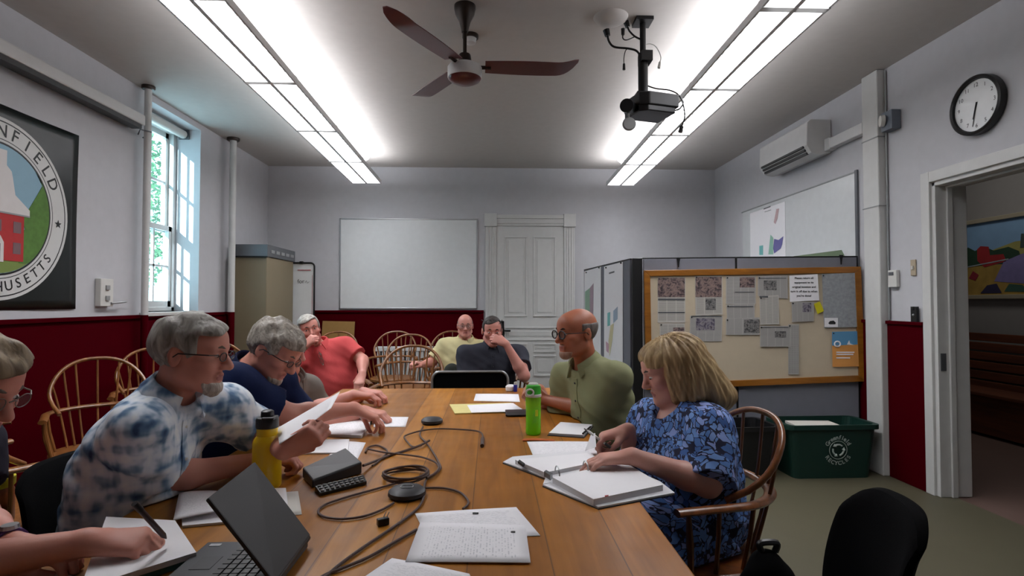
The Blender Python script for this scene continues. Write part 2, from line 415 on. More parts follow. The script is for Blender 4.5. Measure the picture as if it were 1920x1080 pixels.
def person(label, S):
    """S: pose and look; builds body (skin) with clothing, hair, glasses as children"""
    g = S.get; h = g('h', .005); pel, ch, nk, hc = [V3(*S[k_]) for k_ in ('pel', 'chest', 'neck', 'head')]
    f = nrm(S['f']); wd, bel, hs = g('wide', 1.0), g('belly', 1.0), g('hs', 1.0)
    T = frame(f - V3(0, 0, 1) * 0, nk - pel); T = np.stack([np.cross(nrm(f - nrm(nk - pel) * (f @ nrm(nk - pel))), nrm(nk - pel)), nrm(f - nrm(nk - pel) * (f @ nrm(nk - pel))), nrm(nk - pel)], 1)
    r, fw, u = T[:, 0], T[:, 1], T[:, 2]; Rh = frame(S['hf'], g('hu', (0, 0, 1)))
    sw = g('sw', .185) * (wd ** .5); sh = {1: nk + r * sw - u * .070 + fw * g('slump', .01), -1: nk - r * sw - u * .070 + fw * g('slump', .01)}
    for q, key in ((1, 'R_sh'), (-1, 'L_sh')):
        if key in S: sh[q] = V3(*S[key])
    arms = {}
    for q, key in ((1, 'R'), (-1, 'L')):
        A = S[key]; w = V3(*A['w']); e = V3(*A['e']) if 'e' in A else ik(sh[q], w, .29, .26, A.get('pole', (0, 0, -1))); arms[q] = (e, w, A)
    legs = S.get('legs') or []
    hips = {q: pel + r * q * .09 - u * .02 for q in (1, -1)}
    if not legs:
        dk = nrm(V3(f[0], f[1], 0)); kz = .47
        legs = [(hips[q] + dk * .40 + r * q * .03 + V3(0, 0, kz - hips[q][2]), hips[q] + dk * .38 + r * q * .04 + V3(0, 0, .08 - hips[q][2]), dk) for q in (1, -1)]
    allp = [pel, ch, nk, hc] + list(sh.values()) + [a[0] for a in arms.values()] + [a[1] for a in arms.values()] + [x for l in legs for x in l[:2]]
    lo = np.min(allp, 0) - .24; hi = np.max(allp, 0) + .24; lo[2] = max(lo[2], .0)
    base = V3(pel[0], pel[1], 0)
    # ---- torso (shared by body and shirt)
    def torso(v, inf, k=.06):
        v.ell(ch, (.168 * wd + inf, .112 * wd * g('deep', 1) + inf, .19 + inf), T, k)
        v.ell(pel * .45 + ch * .55 + fw * .022 * bel, (.155 * wd * bel ** .5 + inf, .118 * bel + inf, .17 + inf), T, k)
        v.ell(pel + fw * .01, (.172 * wd + inf, .125 * bel + inf, .12 + inf), T, k)
        if g('bust'): 
            for q in (1, -1): v.ell(ch + r * q * .085 + fw * .085 * wd - u * .04, (.088 + inf, .085 + inf, .085 + inf), T, .05)
        for q in (1, -1): v.cap(nk - u * .035, sh[q], .052 * wd ** .5 + inf, .056 * wd ** .5 + inf, .05)
    def arm_dims(q): return .050 * wd ** .6, .043 * wd ** .5
    B = Vol(lo, hi, h); torso(B, -.012)
    W = head(B, hc, Rh, hs, **g('headp', {}))
    B.cap(nk - u * .03, hc + Rh @ V3(0, -.03, -.07) * hs, .060 * g('nkw', 1), .054 * g('nkw', 1), .03)
    for q in (1, -1):
        e, w, A = arms[q]; ra, rb = arm_dims(q)
        B.cap(sh[q], e, ra, rb, .03); m = e * .72 + w * .28; B.cap(e, m, rb * .98, rb * .98, .02); B.cap(m, w, rb * .98, .027, .02)
        B.cap(w, w + nrm(A['d']) * .02, .026, .024, .015)
        hand(B, w + nrm(A['d']) * .012, A['d'], A['n'], q, A.get('curl', .45), A.get('thumb', .5), A.get('s', 1.0), A.get('spread', 0))
    for (kn, an, dk), q in zip(legs, (1, -1)):
        B.cap(hips[q], kn, .075, .052, .04); B.cap(kn, an, .05, .036, .02); B.cap(V3(*an) - V3(0, 0, .03), V3(*an) + V3(*dk) * .14 - V3(0, 0, .045), .035, .03, .02)
    B.clear_table(); B.clear_seat(g('seat')); sk = S['skin']
    def lipf(c):
        p = (c - hc) @ Rh / hs
        return ((p[:, 1] > .080) & (p[:, 2] < -.0565) & (p[:, 2] > -.0775) & (np.abs(p[:, 0]) < .025 - .7 * np.abs(p[:, 2] + .0668))).astype(int)
    body = sdf_obj('person', B, [sk, M_LIP], None, base, lipf); tag(body, label, 'person')
    # ---- clothes
    inf = g('inf', .010); C = Vol(lo, hi, g('hc', .006)); torso(C, inf); frac = g('sleeve', .62)
    for q in (1, -1):
        e, w, A = arms[q]; ra, rb = arm_dims(q); t1 = sh[q] + (e - sh[q]) * (frac + .25); cutp = sh[q] + (e - sh[q]) * frac; dr = nrm(e - sh[q] + .0); A0, B0 = sh[q], t1; r0, r1 = ra + inf + .006, ra + inf + g('flare', .014)
        def slv(x, y, z, A0=A0, B0=B0, r0=r0, r1=r1, cutp=cutp, dr=dr):
            ab = B0 - A0; px, py, pz = x - A0[0], y - A0[1], z - A0[2]; t = np.clip((px * ab[0] + py * ab[1] + pz * ab[2]) / float(ab @ ab), 0, 1)
            d = np.sqrt((px - t * ab[0]) ** 2 + (py - t * ab[1]) ** 2 + (pz - t * ab[2]) ** 2) - (r0 + (r1 - r0) * t)
            return np.maximum(d, (x - cutp[0]) * dr[0] + (y - cutp[1]) * dr[1] + (z - cutp[2]) * dr[2])
        C.apply(slv, np.minimum(A0, B0) - .1, np.maximum(A0, B0) + .1, .07)
    C.wob(g('wob', .0026), g('wfr', 24), g('seed', 1)); C.wob(g('wob', .0026) * .7, 46, g('seed', 1) + 2)
    C.fold(g('fold', .0045), np.stack([r, fw, u], 1), pel)
    if g('hem', .11) is not None: C.cut(pel - u * g('hem', .11), -u)
    if g('vneck'):
        C.cap(nk + fw * .075 - u * .02, nk + fw * .12 + u * .1, .05, .11, .01, 's'); C.cap(nk + u * .0, hc, .066, .07, .01, 's')
    else:
        C.cap(nk + u * .012 + fw * .012, nk + u * .012 + (hc - nk) * .6, .062 * g('nkw', 1), .068 * g('nkw', 1), .008, 's'); nc0 = nk + u * .035
        def ncut(x, y, z):
            a = (x - nc0[0]) * u[0] + (y - nc0[1]) * u[1] + (z - nc0[2]) * u[2]; rr = np.sqrt(np.maximum((x - nc0[0]) ** 2 + (y - nc0[1]) ** 2 + (z - nc0[2]) ** 2 - a * a, 0))
            return np.maximum(-a, rr - .085)
        C.apply(ncut, nc0 - .3, nc0 + .3, .008, 's')
    C.clear_table(); C.clear_seat(g('seat'))
    sho = sdf_obj(g('topname', 'shirt'), C, S['top'], body, base)
    if g('placket'):
        from mathutils.bvhtree import BVHTree
        bv = BVHTree.FromPolygons([tuple(v_.co) for v_ in sho.data.vertices], [tuple(p_.vertices) for p_ in sho.data.polygons])
        def front(q, x):
            o_ = q + fw * .6 + r * x - base; hit = bv.ray_cast(Vector(o_), Vector(-fw)); return None if hit[0] is None else V3(*hit[0]) + base
        rows = [nk + u * (-.035 - .02 * k) for k in range(int(g('placket') / .02))]
        L_, R_, M_ = [[front(q, x) for q in rows] for x in (-.016, .016, 0)]
        ok = [k for k in range(len(rows)) if L_[k] is not None and R_[k] is not None and M_[k] is not None and M_[k][2] > TZ + .02]
        if len(ok) > 3:
            vs = []
            for k in ok: vs += [L_[k] - fw * .004, L_[k] + fw * .0035, R_[k] + fw * .0035, R_[k] - fw * .004]
            m_ = MB(); m_.add(vs, [(4 * i + j, 4 * i + (j + 1) % 4, 4 * i + 4 + (j + 1) % 4, 4 * i + 4 + j) for i in range(len(ok) - 1) for j in range(4)] + [(0, 1, 2, 3), tuple(4 * (len(ok) - 1) + j for j in (3, 2, 1, 0))]); m_.build('placket', S['top'], body, smooth=True)
            for k in ok[1::4]: MB().ball(M_[k] + fw * .0045, .0055, 6, 0, (1, .5, 1), T).build('button', g('buttonmat', M_PLAS), body, smooth=True)
    if g('collar', True) and not g('vneck'):
        mb = MB(); n = 26; R0 = .067 * g('nkw', 1)
        cc = nk + fw * .012
        rows = [(R0 * .98, .046, 1), (R0 * 1.06, .050, 1), (R0 * 1.38, .012, 0), (R0 * 1.40, .006, 0), (R0 * 1.02, .006, 0)]
        vs = []
        for j in range(n):
            t = (j / (n - 1) - .5) * 2 * math.radians(158); tip = max(0, abs(t) - math.radians(115)) / math.radians(43)
            for (rr, zz, _) in rows:
                low = 1 if _ == 0 else 0; ex = rr * (1 + .10 * tip * low)
                a = t + (0 if not low else -.10 * tip * np.sign(t))
                vs.append(cc - fw * ex * math.cos(a) + r * ex * 1.05 * math.sin(a) + u * (zz + .012 * math.cos(t) - .016 * tip * low - .010 * tip))
        fs = []; m_ = len(rows)
        for j in range(n - 1):
            for i in range(m_): fs.append((j * m_ + i, j * m_ + (i + 1) % m_, (j + 1) * m_ + (i + 1) % m_, (j + 1) * m_ + i))
        fs += [tuple(range(m_)), tuple((n - 1) * m_ + i for i in range(m_))[::-1]]
        mb.add(vs, fs); mb.build('collar', g('collarmat', S['top']), body, smooth=True)
    P = Vol(lo, hi, .011); P.ell(pel + fw * .01 - u * .01, (.172 * wd + .004, .125 * bel + .004, .12), T, .05)
    for (kn, an, dk), q in zip(legs, (1, -1)):
        P.cap(hips[q], kn, .088, .066, .05); P.cap(kn, V3(*an) + V3(0, 0, .02), .064, .055, .03)
    if g('skirt'):
        kn0 = (V3(*legs[0][0]) + V3(*legs[1][0])) / 2; P.cap(pel - u * .02, kn0, .17, .16, .08); P.cap(kn0, kn0 + V3(0, 0, -.30), .15, .17, .08)
    P.clear_table(); P.clear_seat(g('seat')); P.cut(pel + u * .06 + fw * .13, u - fw); sdf_obj('skirt' if g('skirt') else 'trousers', P, S['pants'], body, base)
    for (kn, an, dk), q in zip(legs, (1, -1)):
        K = Vol(V3(*an) - .26, V3(*an) + .26, .009); dk = V3(*dk)
        K.cap(V3(*an) - V3(0, 0, .02), V3(*an) + dk * .15 - V3(0, 0, .038), .045, .040, .03); K.cut((0, 0, .004), (0, 0, -1)); K.cut(V3(*an) + V3(0, 0, .02), (0, 0, 1))
        sdf_obj('shoe', K, M_SHOE, body, base)
    # ---- hair / beard as shells of the head
    def shell(name, thick, region, m, noise=(.0, 60), hh=.004, extra=None):
        Hv = Vol(hc - .30 * hs, hc + .26 * hs, hh); head(Hv, hc, Rh, hs, ears=False, **g('headp', {}))
        if extra: extra(Hv)
        x, y, z = Hv.local(Rh, hc); x, y, z = x / hs, y / hs, z / hs
        t = thick(x, y, z) if callable(thick) else thick; fr = noise[1]
        if len(noise) > 2:
            ta = np.arctan2(x, y + .02); t = t + noise[0] * (np.sin(noise[1] * ta + 2.5 * np.sin(14 * z) + 9 * z) + .6 * np.sin(2.3 * noise[1] * ta - 1.5 * np.sin(11 * z)))
        elif noise[0]: t = t + noise[0] * (np.sin(fr * x + 2 * np.sin(fr * .5 * z)) * np.sin(fr * y + 1.3) + .7 * np.sin(fr * 1.7 * (y + .5 * z)) * np.sin(fr * 1.9 * x + .4))
        reg = region(x, y, z) * hs; a = Hv.f - t; k = .010; q = np.maximum(k - np.abs(a - reg), 0) / k
        Hv.f = (np.maximum(a, reg) + q * q * k * .25).astype(np.float32)
        return sdf_obj(name, Hv, m, body, base)
    for nm, th, rg, m, nz in g('hair', []):
        shell(nm, th, rg, m, nz, extra=g('hairextra') if nm == 'hair' else None)
    # ---- eyes, brows, glasses
    for q in (1, -1):
        mb = MB(); c = W(q * .032 / g('headp', {}).get('wide', 1), .0835, .003); mb.ball(c, .0118 * hs, 8, 0, (1.1, 1, .52), Rh)
        pd = nrm(Rh @ V3(*g('gaze', (0, 1, -.1)))); mb.ball(c + pd * .0070 * hs, .0056 * hs, 6, 1, (1, 1, .92), Rh)
        mb.build('eye', [M_EYE, M_IRIS], body, smooth=True)
        mb = MB(); mb.tube([W(q * .012, .102, .024), W(q * .028, .099, .0305), W(q * .047, .083, .026)], [.0032, .0042, .002], 8)
        mb.build('eyebrow', g('browmat', M_BROW), body, smooth=True)
    if g('glasses'):
        gm, rr, oy = S['glasses'], g('rim', .0235), g('gy', .0)
        if g('gtop'):
            Wg = lambda x, y, z: W(x, y - .035, z + .085)
        else: Wg = W
        gl = MB(); gl.tube([Wg(-.010, .113, .006), Wg(0, .116, .010), Wg(.010, .113, .006)], .0018 * hs, 8)
        for q in (1, -1):
            ring = [Wg(q * (.034 + rr * math.cos(a) * 1.05), .110 - .10 * abs(rr * math.cos(a) + .01), .001 + rr * g('gv', .80) * math.sin(a)) for a in [2 * math.pi * i / 22 for i in range(22)]]
            gl.tube(ring, g('rimr', .0022) * hs, 8, closed=True)
            gl.tube([Wg(q * .058, .103, .008), Wg(q * .079, .085, .008), Wg(q * .085, .0, .006), Wg(q * .084, -.022, -.012)], .0019 * hs, 8)
        go = gl.build('glasses', gm, body, smooth=True)
        for q in (1, -1):
            ring = [Wg(q * (.034 + rr * math.cos(a) * 1.03), .1095 - .10 * abs(rr * math.cos(a) + .01), .001 + rr * (g('gv', .80) - .02) * math.sin(a)) for a in [2 * math.pi * i / 22 for i in range(22)]]
            MB().add(ring, [tuple(range(22))]).build('lens', M_LENS, go)
    S['_'] = dict(W=W, T=T, sh=sh, arms=arms, body=body, base=base, Rh=Rh, nk=nk)
    return body
# ------------------------------------------------------------------ palette
M_WALL = mat('wall_paint', (190, 190, 194), .7, bump=.04, bscale=160)
M_CEIL = mat('ceiling_paint', (186, 182, 178), .8, bump=.05, bscale=90)
M_RED = mat('crimson_wainscot', (68, 0, 10), .6, bump=.05, bscale=90, spec=.02)
M_FLOOR = mat('olive_vinyl', (82, 78, 60), .5, var=.10, scale=5, bump=.03)
M_HALLF = mat('hall_carpet', (96, 74, 66), .8, var=.08, scale=9)
M_HALLW = mat('hall_paint', (138, 136, 134), .75)
M_TRIM = mat('trim_paint', (202, 202, 200), .45)
M_WHITE = mat('white_enamel', (212, 212, 212), .4)
M_PLAS = mat('white_plastic', (206, 205, 200), .4)
M_BOARD = mat('whiteboard_face', (214, 217, 218), .25, coat=.3)
M_ALU = mat('aluminium', (176, 178, 180), .35, .8)
M_BLACK = mat('black_plastic', (20, 20, 22), .4)
M_BLK2 = mat('black_metal', (14, 14, 15), .45, .3)
M_DARK = mat('dark_fabric', (9, 9, 11), .95, bump=.25, bscale=500, spec=.08)
M_GREY = mat('grey_metal', (105, 108, 112), .4, .5)
M_LGREY = mat('light_grey_metal', (150, 152, 152), .45, .2)
M_TAN = mat('tan_cabinet_paint', (128, 116, 92), .5, var=.07, scale=3)
M_PANEL = mat('grey_panel_fabric', (120, 122, 132), .9, bump=.25, bscale=420)
M_OAK = wood('oak_frame', (128, 78, 18), (166, 106, 32), 0)
M_CORK = mat('cream_board_cloth', (198, 184, 160), .9, bump=.1, bscale=300)
M_CHAIR = wood('chair_oak', (98, 56, 22), (158, 104, 54), 2, .35, 7)
M_CHAIR2 = wood('chair_walnut', (84, 42, 14), (142, 82, 36), 2, .3, 7)
M_BENCH = wood('bench_oak', (66, 28, 8), (104, 50, 18), 1, .75, 4, 0)
M_PAPER = mat('paper', (242, 241, 244), .65, var=.02)
M_PAPER2 = mat('warm_paper', (206, 202, 194), .7, var=.04)
M_CARD = mat('cardboard', (150, 116, 64), .8, var=.08, scale=20)
M_CABLE = mat('braided_cable', (82, 64, 60), .6, var=.5, scale=420)
M_CHAR = mat('charcoal_plastic', (46, 47, 52), .5)
M_LAPTOP = mat('laptop_shell', (40, 39, 42), .5, var=.03)
M_LAPB = mat('laptop_deck', (62, 63, 68), .55, var=.03)
M_YEL = mat('yellow_enamel', (228, 188, 8), .4, var=.03, coat=.1)
M_BURG = mat('fan_blade_burgundy', (92, 26, 30), .35, var=.12, coat=.3)
M_BROWN = mat('fan_bronze', (46, 36, 30), .4, .4)
M_GREEN = mat('bin_green', (14, 52, 44), .5)
M_LOGO = mat('bin_print_white', (176, 190, 184), .6)
M_INK = mat('black_ink', (28, 28, 30), .6)
M_CARDB = mat('red_ink', (150, 30, 40), .6)
M_BROW = mat('grey_brow_hair', (104, 92, 84), .9)
M_BROWD = mat('dark_brow_hair', (46, 34, 30), .9)
M_EYE = mat('eye_white', (200, 190, 186), .25); M_IRIS = mat('iris', (46, 40, 36), .2)
M_LIP = mat('lips', (172, 106, 98), .5); M_SHOE = mat('shoe_leather', (34, 30, 28), .5)
M_LIGHT = emit('fluorescent_lamp', (250, 250, 255), 7.0); M_LIGHTU = emit('fluorescent_uplight', (250, 250, 255), 7.0)
def glassy(name, col, tr=.85, rough=.05):
    m, nt, b = newmat(name); N, L = nt.nodes, nt.links
    t = N.new('ShaderNodeBsdfTransparent'); t.inputs[0].default_value = (*lin(col), 1)
    mx = N.new('ShaderNodeMixShader'); mx.inputs[0].default_value = 1 - tr
    b.inputs['Base Color'].default_value = (*lin(col), 1); b.inputs['Roughness'].default_value = rough
    L.new(t.outputs[0], mx.inputs[1]); L.new(b.outputs[0], mx.inputs[2]); L.new(mx.outputs[0], N['Material Output'].inputs[0]); return m
M_GLASS = glassy('window_glass', (236, 246, 248), .93)
M_LENS = glassy('spectacle_lens', (235, 235, 235), .93)
M_BOTTLE = glassy('green_tritan', (186, 248, 84), .66, .12)
def louvre_mat():
    m, nt, b = newmat('louvre_translucent'); N, L = nt.nodes, nt.links
    t = N.new('ShaderNodeBsdfTranslucent'); t.inputs[0].default_value = (.032, .032, .032, 1); mx = N.new('ShaderNodeAddShader')
    b.inputs['Base Color'].default_value = (.6, .6, .6, 1); L.new(t.outputs[0], mx.inputs[0]); L.new(b.outputs[0], mx.inputs[1]); L.new(mx.outputs[0], N['Material Output'].inputs[0]); return m
M_LOUV = louvre_mat()
def photo_mat(name, cols, scale=22.0):
    m, nt, b = newmat(name); N, L = nt.nodes, nt.links
    tc = N.new('ShaderNodeTexCoord'); nz = N.new('ShaderNodeTexNoise'); nz.inputs['Scale'].default_value = scale; nz.inputs['Detail'].default_value = 3; nz.inputs['Distortion'].default_value = 1.0
    L.new(tc.outputs['Object'], nz.inputs['Vector'])
    r = ramp(nt, [(.32 + .36 * i / (len(cols) - 1), c) for i, c in enumerate(cols)]); L.new(nz.outputs['Fac'], r.inputs[0])
    L.new(r.outputs[0], b.inputs['Base Color']); b.inputs['Roughness'].default_value = .5; return m
M_PH1 = photo_mat('news_photo_warm', [(44, 38, 40), (104, 88, 90), (150, 128, 120), (64, 54, 58)], 30)
M_PH2 = photo_mat('news_photo_mono', [(46, 46, 46), (96, 96, 96), (140, 138, 136), (60, 58, 58)], 40)
M_PH3 = photo_mat('news_photo_cool', [(54, 50, 66), (100, 94, 112), (150, 146, 150), (70, 64, 78)], 36)
M_NEWS = text_mat('newsprint', (190, 187, 180), (142, 140, 136), 36, cols=3, dens=.75, margin=.04)
M_NEWS2 = text_mat('newsprint_grey', (176, 174, 170), (140, 138, 136), 44, cols=4, dens=.8, margin=.03)
M_TEXT = text_mat('typed_page', (241, 240, 244), (218, 218, 223), 38, dens=.46, margin=.1)
M_TEXTS = text_mat('typed_page_sideways', (241, 240, 244), (212, 212, 218), 38, dens=.45, margin=.1, swap=True)
# table wood with boards of different tone
def table_mat():
    m, nt, b = newmat('table_planks'); N, L = nt.nodes, nt.links
    tc = N.new('ShaderNodeTexCoord'); sp = N.new('ShaderNodeSeparateXYZ'); L.new(tc.outputs['Object'], sp.inputs[0])
    mp = N.new('ShaderNodeMapping'); mp.inputs['Scale'].default_value = (30, 2.2, 30); L.new(tc.outputs['Object'], mp.inputs['Vector'])
    nz = N.new('ShaderNodeTexNoise'); nz.inputs['Scale'].default_value = 1; nz.inputs['Detail'].default_value = 7; nz.inputs['Distortion'].default_value = .5
    L.new(mp.outputs[0], nz.inputs['Vector'])
    r = ramp(nt, [(.25, (146, 94, 28)), (.75, (190, 132, 50))]); L.new(nz.outputs['Fac'], r.inputs[0])
    mr = N.new('ShaderNodeMapRange'); mr.inputs[1].default_value = -.72; mr.inputs[2].default_value = .72; L.new(sp.outputs[0], mr.inputs[0])
    seams = [(0, (222, 214, 204)), (.14, (236, 226, 214)), (.27, (220, 208, 196)), (.422, (255, 246, 222)), (.53, (236, 224, 206)), (.66, (224, 208, 186)), (.79, (234, 218, 192)), (.905, (250, 232, 204))]
    tr = ramp(nt, seams, 'CONSTANT'); L.new(mr.outputs[0], tr.inputs[0])
    mx = N.new('ShaderNodeMix'); mx.data_type = 'RGBA'; mx.blend_type = 'MULTIPLY'; mx.inputs[0].default_value = 1; L.new(r.outputs[0], mx.inputs[6]); L.new(tr.outputs[0], mx.inputs[7])
    last = mx.outputs[2]
    for p, _ in seams[1:]:
        d = N.new('ShaderNodeMath'); d.operation = 'SUBTRACT'; d.inputs[1].default_value = p; L.new(mr.outputs[0], d.inputs[0])
        a = N.new('ShaderNodeMath'); a.operation = 'ABSOLUTE'; L.new(d.outputs[0], a.inputs[0])
        c = N.new('ShaderNodeMath'); c.operation = 'LESS_THAN'; c.inputs[1].default_value = .0011; L.new(a.outputs[0], c.inputs[0])
        m2 = N.new('ShaderNodeMix'); m2.data_type = 'RGBA'; L.new(c.outputs[0], m2.inputs[0]); L.new(last, m2.inputs[6]); m2.inputs[7].default_value = (*lin((112, 70, 32)), 1); last = m2.outputs[2]
    L.new(last, b.inputs['Base Color']); b.inputs['Roughness'].default_value = .42; b.inputs['Coat Weight'].default_value = .06; b.inputs['Coat Roughness'].default_value = .3; b.inputs['Specular IOR Level'].default_value = .32
    n2 = N.new('ShaderNodeTexNoise'); n2.inputs['Scale'].default_value = 9; L.new(tc.outputs['Object'], n2.inputs['Vector'])
    rr = N.new('ShaderNodeMapRange'); rr.inputs[3].default_value = .3; rr.inputs[4].default_value = .55; L.new(n2.outputs['Fac'], rr.inputs[0]); L.new(rr.outputs[0], b.inputs['Roughness'])
    return m
M_TABLE = table_mat()
# ------------------------------------------------------------------ the room
XL, XR, YB, YF, ZC = -2.97, 3.07, 7.47, -1.0, 3.15
WY0, WY1, WZ0, WZ1 = 4.83, 5.745, 1.245, 3.09          # window opening
DY0, DY1, DZ = 2.72, 3.735, 2.165                      # doorway to the hall
struct(MB().bb((XL - .4, YF - .2, -.1), (XR + .1, YB + .2, 0)), 'floor', M_FLOOR)
struct(MB().bb((XL - .4, YF - .2, ZC), (6.2, 9.2, ZC + .12)), 'ceiling', M_CEIL)
struct(MB().bb((XL - .4, YB, 0), (XR + .1, YB + .2, ZC)), 'wall_back', M_WALL)
struct(MB().bb((XL - .4, YF - .2, 0), (XR + .2, YF, ZC)), 'wall_front', M_WALL)
w = MB(); T_ = .36
w.bb((XL - T_, YF, 0), (XL, WY0, ZC)).bb((XL - T_, WY1, 0), (XL, YB, ZC)).bb((XL - T_, WY0, 0), (XL, WY1, WZ0)).bb((XL - T_, WY0, WZ1), (XL, WY1, ZC))
struct(w, 'wall_left', M_WALL)
w = MB(); TR = .19
w.bb((XR, YF, 0), (XR + TR, DY0, ZC)).bb((XR, DY1, 0), (XR + TR, 9.1, ZC)).bb((XR, DY0, DZ), (XR + TR, DY1, ZC))
struct(w, 'wall_right', M_WALL)
# wainscot: crimson boards with a small cap rail
def wains(name, lo, hi, cap_lo, cap_hi): struct(MB().bb(lo, hi).bb(cap_lo, cap_hi), name, M_RED, bevel=.004)
wz = 1.195
wains('trim_1', (XL, YF, 0), (XL + .02, YB, wz), (XL, YF, wz), (XL + .04, YB, wz + .03))
wains('trim_2', (XL + .02, YB - .02, 0), (-.10, YB, wz), (XL + .04, YB - .04, wz), (-.10, YB, wz + .03))
wains('trim_3', (XR - .02, DY1 + .075, 0), (XR, 7.4, wz - .03), (XR - .035, DY1 + .075, wz - .03), (XR, 7.4, wz - .005))
# hall beyond the doorway
struct(MB().bb((XR + .08, -1, -.1), (5.5, 9.2, -.002)), 'floor_hall', M_HALLF)
struct(MB().bb((5.34, -1, 0), (5.5, 9.2, ZC)), 'wall_hall', M_HALLW)
struct(MB().bb((XR + .1, 9.0, 0), (5.5, 9.2, ZC)).bb((XR + .1, -1.2, 0), (5.5, -1, ZC)), 'wall_hall_ends', M_HALLW)
# doorway casing and jamb
w = MB()
w.bb((XR - .025, DY1, 0), (XR, DY1 + .075, DZ + .075)).bb((XR - .025, DY0 - .075, 0), (XR, DY0, DZ + .075)).bb((XR - .025, DY0, DZ), (XR, DY1, DZ + .075))
w.bb((XR - .005, DY1 - .03, 0), (XR + TR + .03, DY1 + .01, DZ)).bb((XR - .005, DY0 - .01, 0), (XR + TR + .03, DY0 + .03, DZ)).bb((XR - .005, DY0, DZ - .03), (XR + TR + .03, DY1, DZ + .01))
w.bb((XR + .07, DY1 - .045, 0), (XR + .11, DY1 - .03, DZ - .03)).bb((XR + .07, DY0, DZ - .045), (XR + .11, DY1, DZ - .03))
fr = struct(w, 'door_2', M_TRIM, bevel=.004); tag(fr, 'white doorway frame opening into the hall')
MB().bb((XR + .012, DY1 - .034, .86), (XR + .05, DY1 - .029, .98)).build('strike_plate', M_GREY, fr)
# back door
dx0, dx1, dzt = .068, .982, 2.36
w = MB()
for a, b in ((dx0 - .145, dx0), (dx1, dx1 + .145)):
    w.bb((a, YB - .03, 0), (b, YB, dzt + .02))
    for k in range(3): w.bb((a + .03 + .034 * k, YB - .038, .25), (a + .046 + .034 * k, YB - .03, dzt))
    w.bb((a - .015, YB - .045, 0), (b + .008, YB, .22))
w.bb((dx0, YB - .03, dzt), (dx1, YB, dzt + .14)).bb((dx0, YB - .042, dzt + .10), (dx1, YB, dzt + .15)).bb((dx0, YB - .04, dzt + .03), (dx1, YB, dzt + .055))
for a in (dx0 - .16, dx1 - .005): w.bb((a, YB - .055, dzt - .01), (a + .165, YB, dzt + .165))
d1 = struct(w, 'door_1', M_TRIM, bevel=.004); tag(d1, 'white panelled door with corner block casing in the back wall')
w = MB(); w.bb((dx0, YB - .012, 0), (dx1, YB - .002, dzt))
def panel(x0, x1, z0, z1):
    w.bb((x0 - .02, YB - .024, z1), (x1 + .02, YB - .012, z1 + .022)).bb((x0 - .02, YB - .024, z0 - .022), (x1 + .02, YB - .012, z0))
    w.bb((x0 - .02, YB - .024, z0), (x0, YB - .012, z1)).bb((x1, YB - .024, z0), (x1 + .02, YB - .012, z1)); w.bb((x0 + .035, YB - .018, z0 + .035), (x1 - .035, YB - .012, z1 - .035))
xm = (dx0 + dx1) / 2
for x0, x1 in ((dx0 + .13, xm - .06), (xm + .06, dx1 - .13)): panel(x0, x1, 1.16, 2.2); panel(x0, x1, .36, .60)
panel(dx0 + .13, dx1 - .13, .84, .98)
for x0, x1 in ((dx0 + .13, xm - .06), (xm + .06, dx1 - .13)): panel(x0, x1, .68, .76)
w.build('door_leaf', M_TRIM, d1, bevel=.005)
MB().bb((dx0 + .055, YB - .022, .86), (dx0 + .105, YB - .012, 1.08)).cyl((dx0 + .08, YB - .012, .95), (dx0 + .08, YB - .07, .95), .012).bb((dx0 + .07, YB - .08, .94), (dx0 + .19, YB - .062, .962)).build('door_handle', M_BLK2, d1)
# ------------------------------------------------------------------ window
gx = XL - .27
win = MB().bb((gx - .05, WY0, WZ0), (gx + .03, WY0 + .05, WZ1)).bb((gx - .05, WY1 - .05, WZ0), (gx + .03, WY1, WZ1)).bb((gx - .05, WY0, WZ1 - .06), (gx + .03, WY1, WZ1)).bb((gx - .05, WY0, WZ0), (gx + .03, WY1, WZ0 + .04))
win = struct(win, 'window_1', M_TRIM, bevel=.004); tag(win, 'tall white sash window with a deep reveal')
zm = 2.06
def sash(z0, z1, x):
    s = MB(); a, b = WY0 + .05, WY1 - .05
    s.bb((x - .02, a, z0), (x + .02, a + .045, z1)).bb((x - .02, b - .045, z0), (x + .02, b, z1)).bb((x - .02, a, z1 - .05), (x + .02, b, z1)).bb((x - .02, a, z0), (x + .02, b, z0 + .06))
    for k in (1, 2): y = a + (b - a) * k / 3; s.bb((x - .012, y - .011, z0), (x + .012, y + .011, z1))
    z = (z0 + z1) / 2; s.bb((x - .012, a, z - .011), (x + .012, b, z + .011))
    o = s.build('window_sash', M_TRIM, win); MB().bb((x - .003, a + .02, z0 + .02), (x + .003, b - .02, z1 - .02)).build('window_glass', M_GLASS, o)
sash(WZ0 + .04, zm + .03, gx); sash(zm - .03, WZ1 - .06, gx - .042)
MB().bb((gx + .02, WY0 - .03, WZ0 - .035), (XL + .05, WY1 + .03, WZ0 + .0)).build('window_sill', M_TRIM, win, bevel=.006)
MB().bb((gx + .0, 5.08, 1.29), (gx + .05, 5.16, 1.31)).cyl((gx + .04, 5.12, 1.30), (gx + .11, 5.05, 1.26), .008).build('sash_lift', M_GREY, win)
o = thing('roller_blind', 'white roller blind rolled up at the top of the window', 'blind', (gx + .12, (WY0 + WY1) / 2, WZ1 - .05))
MB().cyl((gx + .11, WY0 + .03, WZ1 - .055), (gx + .11, WY1 - .03, WZ1 - .055), .042).build('blind_roll', M_PLAS, o, smooth=True)
MB().bb((gx + .06, WY0 + .004, WZ1 - .1), (gx + .16, WY0 + .02, WZ1 - .005)).build('bracket', M_GREY, o); MB().bb((gx + .06, WY1 - .02, WZ1 - .1), (gx + .16, WY1 - .004, WZ1 - .005)).build('bracket', M_GREY, o)
